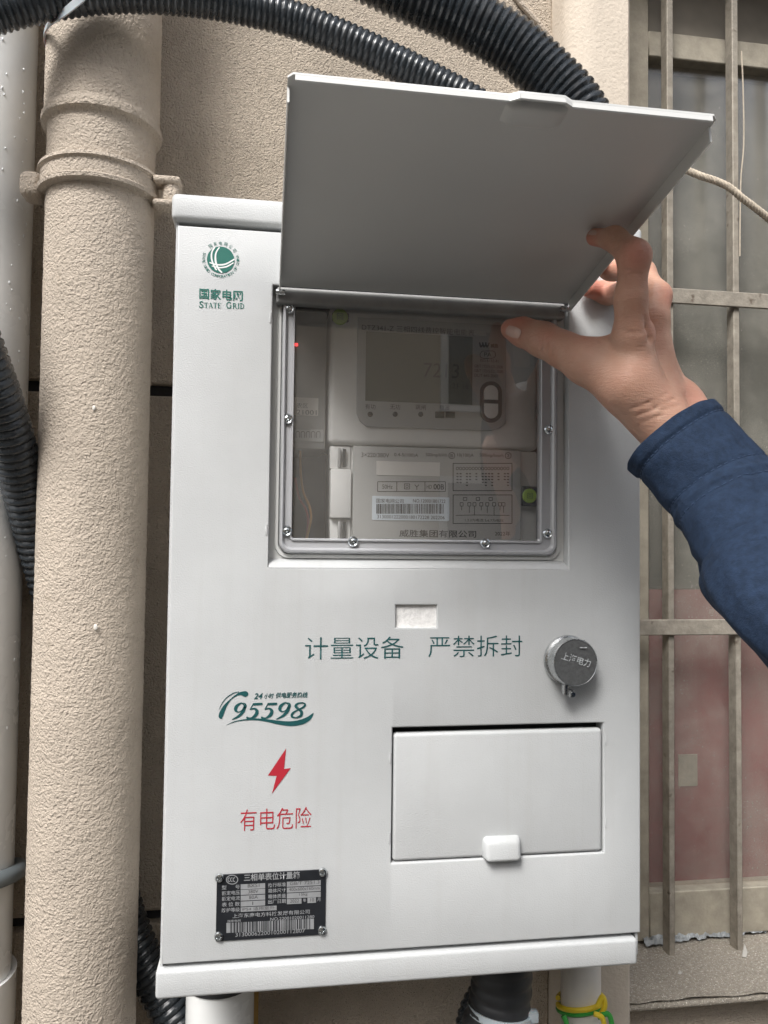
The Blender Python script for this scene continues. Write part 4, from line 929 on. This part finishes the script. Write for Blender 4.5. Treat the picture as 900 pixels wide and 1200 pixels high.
# middle and ring fingers reach over the edge onto the outer face of the lid
HANDP += chain2((764, 372, -.108, 19), (770, 347, -.104, 15), (752, 320, -.080, 14), pl(716, 314, 12.5, 1, 0.002), pl(690, 304, 11, 1))
HANDP += chain2((764, 392, -.090, 19), (766, 368, -.080, 15), (744, 346, -.052, 13.5), pl(712, 343, 12.5, 1, 0.001), pl(690, 338, 10.5, 1, 0.0002))
HANDP += chain((762, 412, -.076, 18), (764, 392, -.062, 13.5), (752, 378, -.046, 11.5), (736, 376, -.034, 10))
# thumb
HANDP += chain((598, 385.5, -.048, 11.0), (612, 389, -.056, 15), (636, 398, -.070, 18.5), (660, 410, -.084, 19.5), (687, 423, -.098, 24), (735, 452, -.118, 33))
# palm, back of the hand and wrist
HANDP += [cone(741, 392, -.124, 21, 752, 470, -.118, 26), cone(762, 378, -.106, 20, 775, 462, -.110, 25), cone(762, 396, -.090, 19, 785, 466, -.098, 22), cone(760, 414, -.078, 17, 788, 470, -.090, 20)]
HANDP += [cone(735, 452, -.118, 33, 770, 492, -.118, 30), cone(687, 425, -.100, 22, 741, 400, -.112, 16)]
HANDP += [cone(768, 484, -.116, 32, 812, 540, -.130, 32), cone(795, 468, -.106, 22, 838, 520, -.118, 28), cone(802, 466, -.105, 17, 806, 470, -.105, 17), cone(820, 540, -.128, 33, 900, 648, -.172, 32)]
def sdf(prims, X, k=0.0035):
    acc = np.zeros(len(X))
    dm = np.full(len(X), 1e9); ds = []
    for a, ra, b, rb in prims:
        ab = b - a; t = np.clip(((X - a) @ ab) / (ab @ ab), 0, 1)
        d = np.linalg.norm(X - (a + t[:, None] * ab), axis=1) - (ra + (rb - ra) * t); ds.append(d); dm = np.minimum(dm, d)
    for d in ds: acc += np.exp(-np.clip((d - dm) / k, 0, 50))
    return dm - k * np.log(acc)
def grad(prims, X, k, e=0.0004):
    G = np.stack([sdf(prims, X + np.eye(3)[i] * e, k) - sdf(prims, X - np.eye(3)[i] * e, k) for i in range(3)], 1)
    return G / (np.linalg.norm(G, axis=1, keepdims=True) + 1e-12)
def blobmesh(prims, voxel, k=0.0035, iters=4, disp=None, red=None):
    kb = B()
    for a, ra, b, rb in prims:
        a, b = Vector(a), Vector(b); n = 6; pts = []; rs = []
        ax = (b - a).normalized()
        for j in range(5): t = math.pi / 2 * (1 - j / 5); pts.append(a - ax * ra * math.sin(t)); rs.append(max(ra * math.cos(t), ra * 0.05))
        pts += [a, b]; rs += [ra, rb]
        for j in range(1, 6): t = math.pi / 2 * j / 5; pts.append(b + ax * rb * math.sin(t)); rs.append(max(rb * math.cos(t), rb * 0.05))
        kb.tube(pts, rs, 16)
    bmesh.ops.recalc_face_normals(kb.bm, faces=kb.bm.faces[:])
    me = bpy.data.meshes.new('blob'); kb.bm.to_mesh(me); kb.bm.free()
    o = bpy.data.objects.new('blob', me); COL.objects.link(o)
    md = o.modifiers.new('r', 'REMESH'); md.mode = 'VOXEL'; md.voxel_size = voxel
    dg = bpy.context.evaluated_depsgraph_get(); out = bpy.data.meshes.new_from_object(o.evaluated_get(dg))
    bpy.data.objects.remove(o); bpy.data.meshes.remove(me)
    X = np.empty(len(out.vertices) * 3); out.vertices.foreach_get('co', X); X = X.reshape(-1, 3)
    for _ in range(iters): X -= sdf(prims, X, k)[:, None] * grad(prims, X, k) * 0.9
    if disp: X += disp(X)[:, None] * grad(prims, X, k)
    if red is not None:
        f = np.zeros(len(X))
        for c, r, a in red: f = np.maximum(f, a * np.exp(-(np.linalg.norm(X - np.array(c), axis=1) / r) ** 2))
        out.attributes.new('flush', 'FLOAT', 'POINT').data.foreach_set('value', f.astype(np.float32))
    out.vertices.foreach_set('co', X.ravel()); out.update()
    return out
def mesh_obj(name, me, mt, parent, smooth=None):
    me.transform(Matrix.Translation(-origin_of(parent))); me.materials.clear(); me.materials.append(mt)
    me.polygons.foreach_set('use_smooth', [True] * len(me.polygons))
    o = bpy.data.objects.new(name, me); COL.objects.link(o); o.parent = parent; return o
def crease_disp(X):
    d = np.zeros(len(X))
    def groove(a, b, dep, wd):
        a, b = np.array(P(*a)), np.array(P(*b)); ab = b - a; t = np.clip(((X - a) @ ab) / (ab @ ab), 0, 1)
        q = np.linalg.norm(X - (a + t[:, None] * ab), axis=1); return dep * np.exp(-(q / wd) ** 2)
    # camera-facing surface is a little nearer than each joint centre
    for a, b, dep, wd in (((631, 416, -.088), (637, 404, -.093), -.0006, .0016), ((636, 418, -.088), (642, 408, -.094), -.0005, .0014),
                          ((727, 316, -.152), (721, 304, -.148), -.0016, .0022), ((719, 312, -.150), (730, 319, -.156), -.0014, .002), ((716, 292, -.140), (724, 290, -.146), -.0008, .0018), ((758, 300, -.160), (750, 290, -.162), -.0005, .0014), ((760, 306, -.160), (750, 308, -.164), -.0005, .0012),
                          ((757, 380, -.138), (761, 398, -.136), -.0024, .0030), ((766, 366, -.130), (764, 398, -.132), .0014, .0030),
                          ((749, 372, -.150), (747, 420, -.148), .0009, .0045),
                          ((752, 480, -.142), (790, 466, -.130), -.0007, .0022), ((757, 487, -.145), (797, 474, -.132), -.0005, .0018)):
        d += groove(a, b, dep, wd)
    def on_skin(px, py):
        v = (ROT @ Vector(((px - 450) / FPX, -(py - 600) / FPX, -1.0))).normalized(); q = np.array([CAM + v * 0.38])
        for _ in range(50): q = q + np.array(v) * np.clip(sdf(HANDP, q, 0.003), -.02, .03)[:, None] * 0.9
        return q[0]
    for pts, dep, wd in (([(628, 421), (634, 408), (637, 396)], .0008, .0012), ([(634, 423), (640, 411), (643, 399)], .0008, .0012), ([(641, 424), (646, 414), (648, 405)], .0006, .0011),
                         ([(726, 313), (735, 317), (746, 318)], .0007, .0012), ([(728, 320), (738, 323), (748, 322)], .0006, .0012), ([(752, 282), (757, 294), (757, 306)], .0005, .0012), ([(746, 284), (751, 296), (750, 308)], .0005, .0012),
                         ([(714, 287), (717, 279), (716, 272)], .0006, .0011), ([(720, 289), (723, 281), (722, 274)], .0006, .0011),
                         ([(756, 372), (759, 384), (763, 396)], .0016, .0020), ([(727, 386), (740, 390), (752, 389)], .0005, .0014),
                         ([(742, 478), (760, 472), (782, 461)], .0007, .0014), ([(748, 486), (768, 479), (790, 467)], .0008, .0014), ([(752, 495), (772, 488), (796, 475)], .0005, .0013), ([(690, 405), (702, 399), (712, 391)], .0006, .0014)):
        q = [on_skin(*p) for p in pts]
        for a, b in zip(q, q[1:]):
            ab = b - a; t = np.clip(((X - a) @ ab) / max(ab @ ab, 1e-12), 0, 1); dd = np.linalg.norm(X - (a + t[:, None] * ab), axis=1)
            d = np.minimum(d, d * 0 + d - dep * np.exp(-(dd / wd) ** 2) * (0.75 if len(q) > 2 else 1))
    return d
pe = thing('person', (0.56, -0.66, 0.0), 'person in navy work jacket whose right hand lifts the meter box lid', 'person')
REDS = [(pl(694, 277, 10, -1)[0], .012, .8), (P(745, 298, -.155), .012, .6), (P(606, 380, -.056), .016, .9), (pl(690, 304, 11, 1)[0], .016, .9), (pl(690, 338, 10.5, 1)[0], .018, .9),
        (P(715, 314, -.07), .014, .6), (P(762, 378, -.13), .012, .4), (P(781, 350, -.11), .010, .5), (P(640, 392, -.085), .010, .4), (P(810, 465, -.12), .014, .35), (P(690, 400, -.10), .012, .45)]
hm = blobmesh(HANDP, 0.0012, 0.0030, 5, crease_disp, REDS)
HEADC = np.array((0.54, -0.64, 1.63))
hp = [(HEADC + (0, 0, .03), .088, HEADC + (0, .01, -.03), .078), (HEADC + (0, .035, -.03), .05, HEADC + (0, .05, -.075), .032), (HEADC + (0, -.03, -.05), .055, HEADC + (0.01, -.04, -.20), .055),
      (HEADC + (0, .085, -.0), .008, HEADC + (0, .105, -.03), .012), (HEADC + (.083, 0, .015), .012, HEADC + (.083, 0, -.02), .010), (HEADC + (-.083, 0, .015), .012, HEADC + (-.083, 0, -.02), .010)]
hd_me = blobmesh(hp, 0.006, 0.010, 4)
mesh_obj('body', hm, MT['skin'], pe)
mesh_obj('head', hd_me, MT['skin'], pe)
for sx in (-.032, .032):
    k = B(); k.ball(tuple(HEADC + (sx, .080, .012)), 0.010, 1, 0.6, 0.7, 12, 8); k.build('eye', MT['white'], pe)
k = B(); k.ball(tuple(HEADC + (0, .088, -.062)), 0.02, 1, 0.4, 0.25, 14, 8); k.build('mouth', MT['nail'], pe)
hair = [(HEADC + (0, -.012, .045), .094, HEADC + (0, -.03, -.01), .088)]
mesh_obj('hair', blobmesh(hair, 0.008, 0.01, 2, lambda X: 0.003 * np.sin(X[:, 0] * 300) * np.sin(X[:, 1] * 260)), MT['hair'], pe)
# nails laid onto the skin along the sight lines
def nail(cx, cy, ang, lx, ly, name='fingernail'):
    k = B(); n = 10; rows = []
    for i in range(n + 1):
        row = []
        for j in range(n + 1):
            u, v = (i / n - 0.5) * 2, (j / n - 0.5) * 2
            q = max(abs(u), abs(v)); L = math.hypot(u, v); s_ = (q / L if L > 1e-6 else 0); s_ = s_ * 0.6 + 0.4
            a, b_ = u * s_ * lx, v * s_ * ly
            row.append((cx + a * math.cos(ang) - b_ * math.sin(ang), cy + a * math.sin(ang) + b_ * math.cos(ang)))
        rows.append(row)
    fl_ = [p for row in rows for p in row]
    D = np.array([(ROT @ Vector(((x - 450) / FPX, -(y - 600) / FPX, -1.0))).normalized() for x, y in fl_]); X = np.array(CAM) + D * 0.40
    for _ in range(60): X = X + D * np.clip(sdf(HANDP, X, 0.0032), -.03, .03)[:, None] * 0.9
    miss = (np.abs(sdf(HANDP, X, 0.0032)) > 4e-4) | (np.linalg.norm(X - np.array(CAM), axis=1) > 0.8)
    if miss.any():
        Q = np.array([P(x, y, -0.118 if cx > 650 else -0.052) for x, y in fl_])[miss]
        for _ in range(12): Q = Q - sdf(HANDP, Q, 0.0032)[:, None] * grad(HANDP, Q, 0.0032)
        X[miss] = Q
    X = X - D * 0.0005
    pts = [[Vector(X[i * (n + 1) + j]) for j in range(n + 1)] for i in range(n + 1)]
    k.loft(pts, closed=False); return k.build(name, MT['nail'], pe, 60, recalc=True)
nail(601.5, 389, rad(22), 9, 6.5)
nail(692.5, 272, rad(10), 7, 3.4)

# jacket sleeve: cuff, forearm, upper arm
def frame_along(pts):
    out = []; n = None
    for i, p in enumerate(pts):
        t = (pts[min(i + 1, len(pts) - 1)] - pts[max(i - 1, 0)]).normalized()
        if n is None: n = (Vector((0, 1, 0)) - t * t.y).normalized()
        n = (n - t * n.dot(t)).normalized(); out.append((p, t, n, t.cross(n)))
    return out
SL = [(787, 511, -.120, 66), (822, 547, -.135, 66.5), (856, 588, -.153, 70), (900, 650, -.186, 82), (960, 735, -.235, 96)]
ctr = [P(x, y, Y) for x, y, Y, r in SL]; wid = [M(r, Y) for x, y, Y, r in SL]
ctr.append(Vector((0.50, -0.315, 1.335))); wid.append(0.060); elbow = ctr[-1]; shoulder = Vector((0.73, -0.64, 1.40))
ctr += [elbow.lerp(shoulder, 0.35) + Vector((0.03, 0, -0.01)), elbow.lerp(shoulder, 0.7), shoulder]; wid += [0.062, 0.07, 0.078]
pw = catmull([Vector((*c, 0)) for c in ctr], 1) if False else None
cp_ = [Vector((c.x, c.y, c.z)) for c in ctr]
fine = catmull(cp_, 22); wf = [v.x for v in catmull([Vector((w_, 0, 0)) for w_ in wid], 22)]
fr_ = frame_along(fine)
SEG = 96
def sleeve_pt(i, j, extra=0.0):
    p, t, n, b_ = fr_[i]; a = 2 * math.pi * j / SEG
    c = p + n * math.cos(a) * wf[i] * 0.80 + b_ * math.sin(a) * wf[i]
    s_ = i / len(fine)
    q = Vector((math.cos(a) * 1.3, math.sin(a) * 1.3, i * 0.045))
    fold = 0.0032 * mn.noise(q) + 0.0022 * mn.noise(q * 2.3 + Vector((4, 1, 2)))
    fold += 0.0024 * math.sin(i * 0.20 + 1.6 * math.sin(a + 0.6) + 2 * mn.noise(q * 0.8)) * max(0, min(1, (i - 50) / 25))
    fold -= 0.0030 * (1 - min(1, abs(mn.noise(Vector((math.cos(a) * 0.9, math.sin(a) * 0.9, i * 0.030 + 7)))) * 4.5)) * max(0, min(1, (i - 46) / 8))
    if i < 44: fold *= 0.45
    if i < 8: fold += 0.0007
    o_ = (n * math.cos(a) + b_ * math.sin(a)).normalized()
    seam = 0.0
    for s0 in (42,): seam += 0.0009 * math.exp(-((i - s0) / 1.6) ** 2) - 0.0009 * math.exp(-((i - s0 - 4) / 1.3) ** 2)
    seam -= 0.0010 * math.exp(-((i - 9) / 1.1) ** 2) + 0.0008 * math.exp(-((i - 35) / 1.2) ** 2)
    return c + o_ * (fold + seam + extra)
k = B(); loops = []
loops.append([sleeve_pt(6, j, -0.0045) for j in range(SEG)]); loops.append([sleeve_pt(0, j, -0.0022) for j in range(SEG)])
loops.append([sleeve_pt(0, j, -0.0004) + fr_[0][1] * -0.0003 for j in range(SEG)])
loops += [[sleeve_pt(i, j) for j in range(SEG)] for i in range(len(fine))]
k.loft(loops, False, True)
slv = k.build('sleeve', MT['cloth'], pe, 60)
# stitching along the cuff
k = B()
for i0 in (9, 35, 46):
    for j in range(0, SEG * 2, 2):
        if j % 4: continue
        a, b_ = sleeve_pt(i0, j / 2, 0.0002), sleeve_pt(i0, j / 2 + 1.1, 0.0002)
        k.tube([a, (a + b_) / 2 + (a + b_ - 2 * fr_[i0][0]).normalized() * 0.0002, b_], 0.00042, 5)
tag(k.build('stitches', MT['thread'], slv), kind='stuff')
T0 = np.array((0.56, -0.66, 0))
def z(v): return np.array((0, 0, v))
jp = [(T0 + z(1.40) + (-.15, 0, 0), .075, T0 + z(1.40) + (.15, 0, 0), .075), (T0 + z(1.36) + (-.09, 0, 0), .115, T0 + z(1.0) + (-.07, 0, 0), .115), (T0 + z(1.36) + (.09, 0, 0), .115, T0 + z(1.0) + (.07, 0, 0), .115),
      (T0 + z(1.0) + (-.07, 0, 0), .118, T0 + z(.86) + (-.08, 0, 0), .122), (T0 + z(1.0) + (.07, 0, 0), .118, T0 + z(.86) + (.08, 0, 0), .122),
      (T0 + z(1.38) + (-.19, 0, 0), .072, T0 + z(1.12) + (-.25, -.02, 0), .056), (T0 + z(1.12) + (-.25, -.02, 0), .056, T0 + z(.90) + (-.22, .06, 0), .045), (T0 + z(1.38) + (.17, 0, 0), .08, T0 + z(1.36) + (.19, .03, 0), .078)]
mesh_obj('jacket', blobmesh(jp, 0.012, 0.02, 3), MT['cloth'], pe)
tp = []
for s_ in (-1, 1): tp += [(T0 + z(.90) + (s_ * .09, 0, 0), .105, T0 + z(.48) + (s_ * .10, .02, 0), .07), (T0 + z(.48) + (s_ * .10, .02, 0), .07, T0 + z(.10) + (s_ * .11, -.01, 0), .055), (T0 + z(.045) + (s_ * .11, -.03, 0), .044, T0 + z(.04) + (s_ * .12, .14, 0), .038)]
mesh_obj('trousers', blobmesh(tp, 0.014, 0.02, 3), MT['trousers'], pe)
lh = T0 + z(.88) + (-.215, .075, 0)
lhp = [(lh, .026, lh + (0, .01, -.085), .028)] + [(lh + (dx, .01, -.085), .012, lh + (dx * 1.3, .035, -.16 + abs(dx) * .5), .008) for dx in (-.026, -.009, .009, .026)] + [(lh + (0.02, .02, -.03), .013, lh + (.045, .05, -.09), .009)]
mesh_obj('hand', blobmesh(lhp, 0.004, 0.006, 3), MT['skin'], pe)
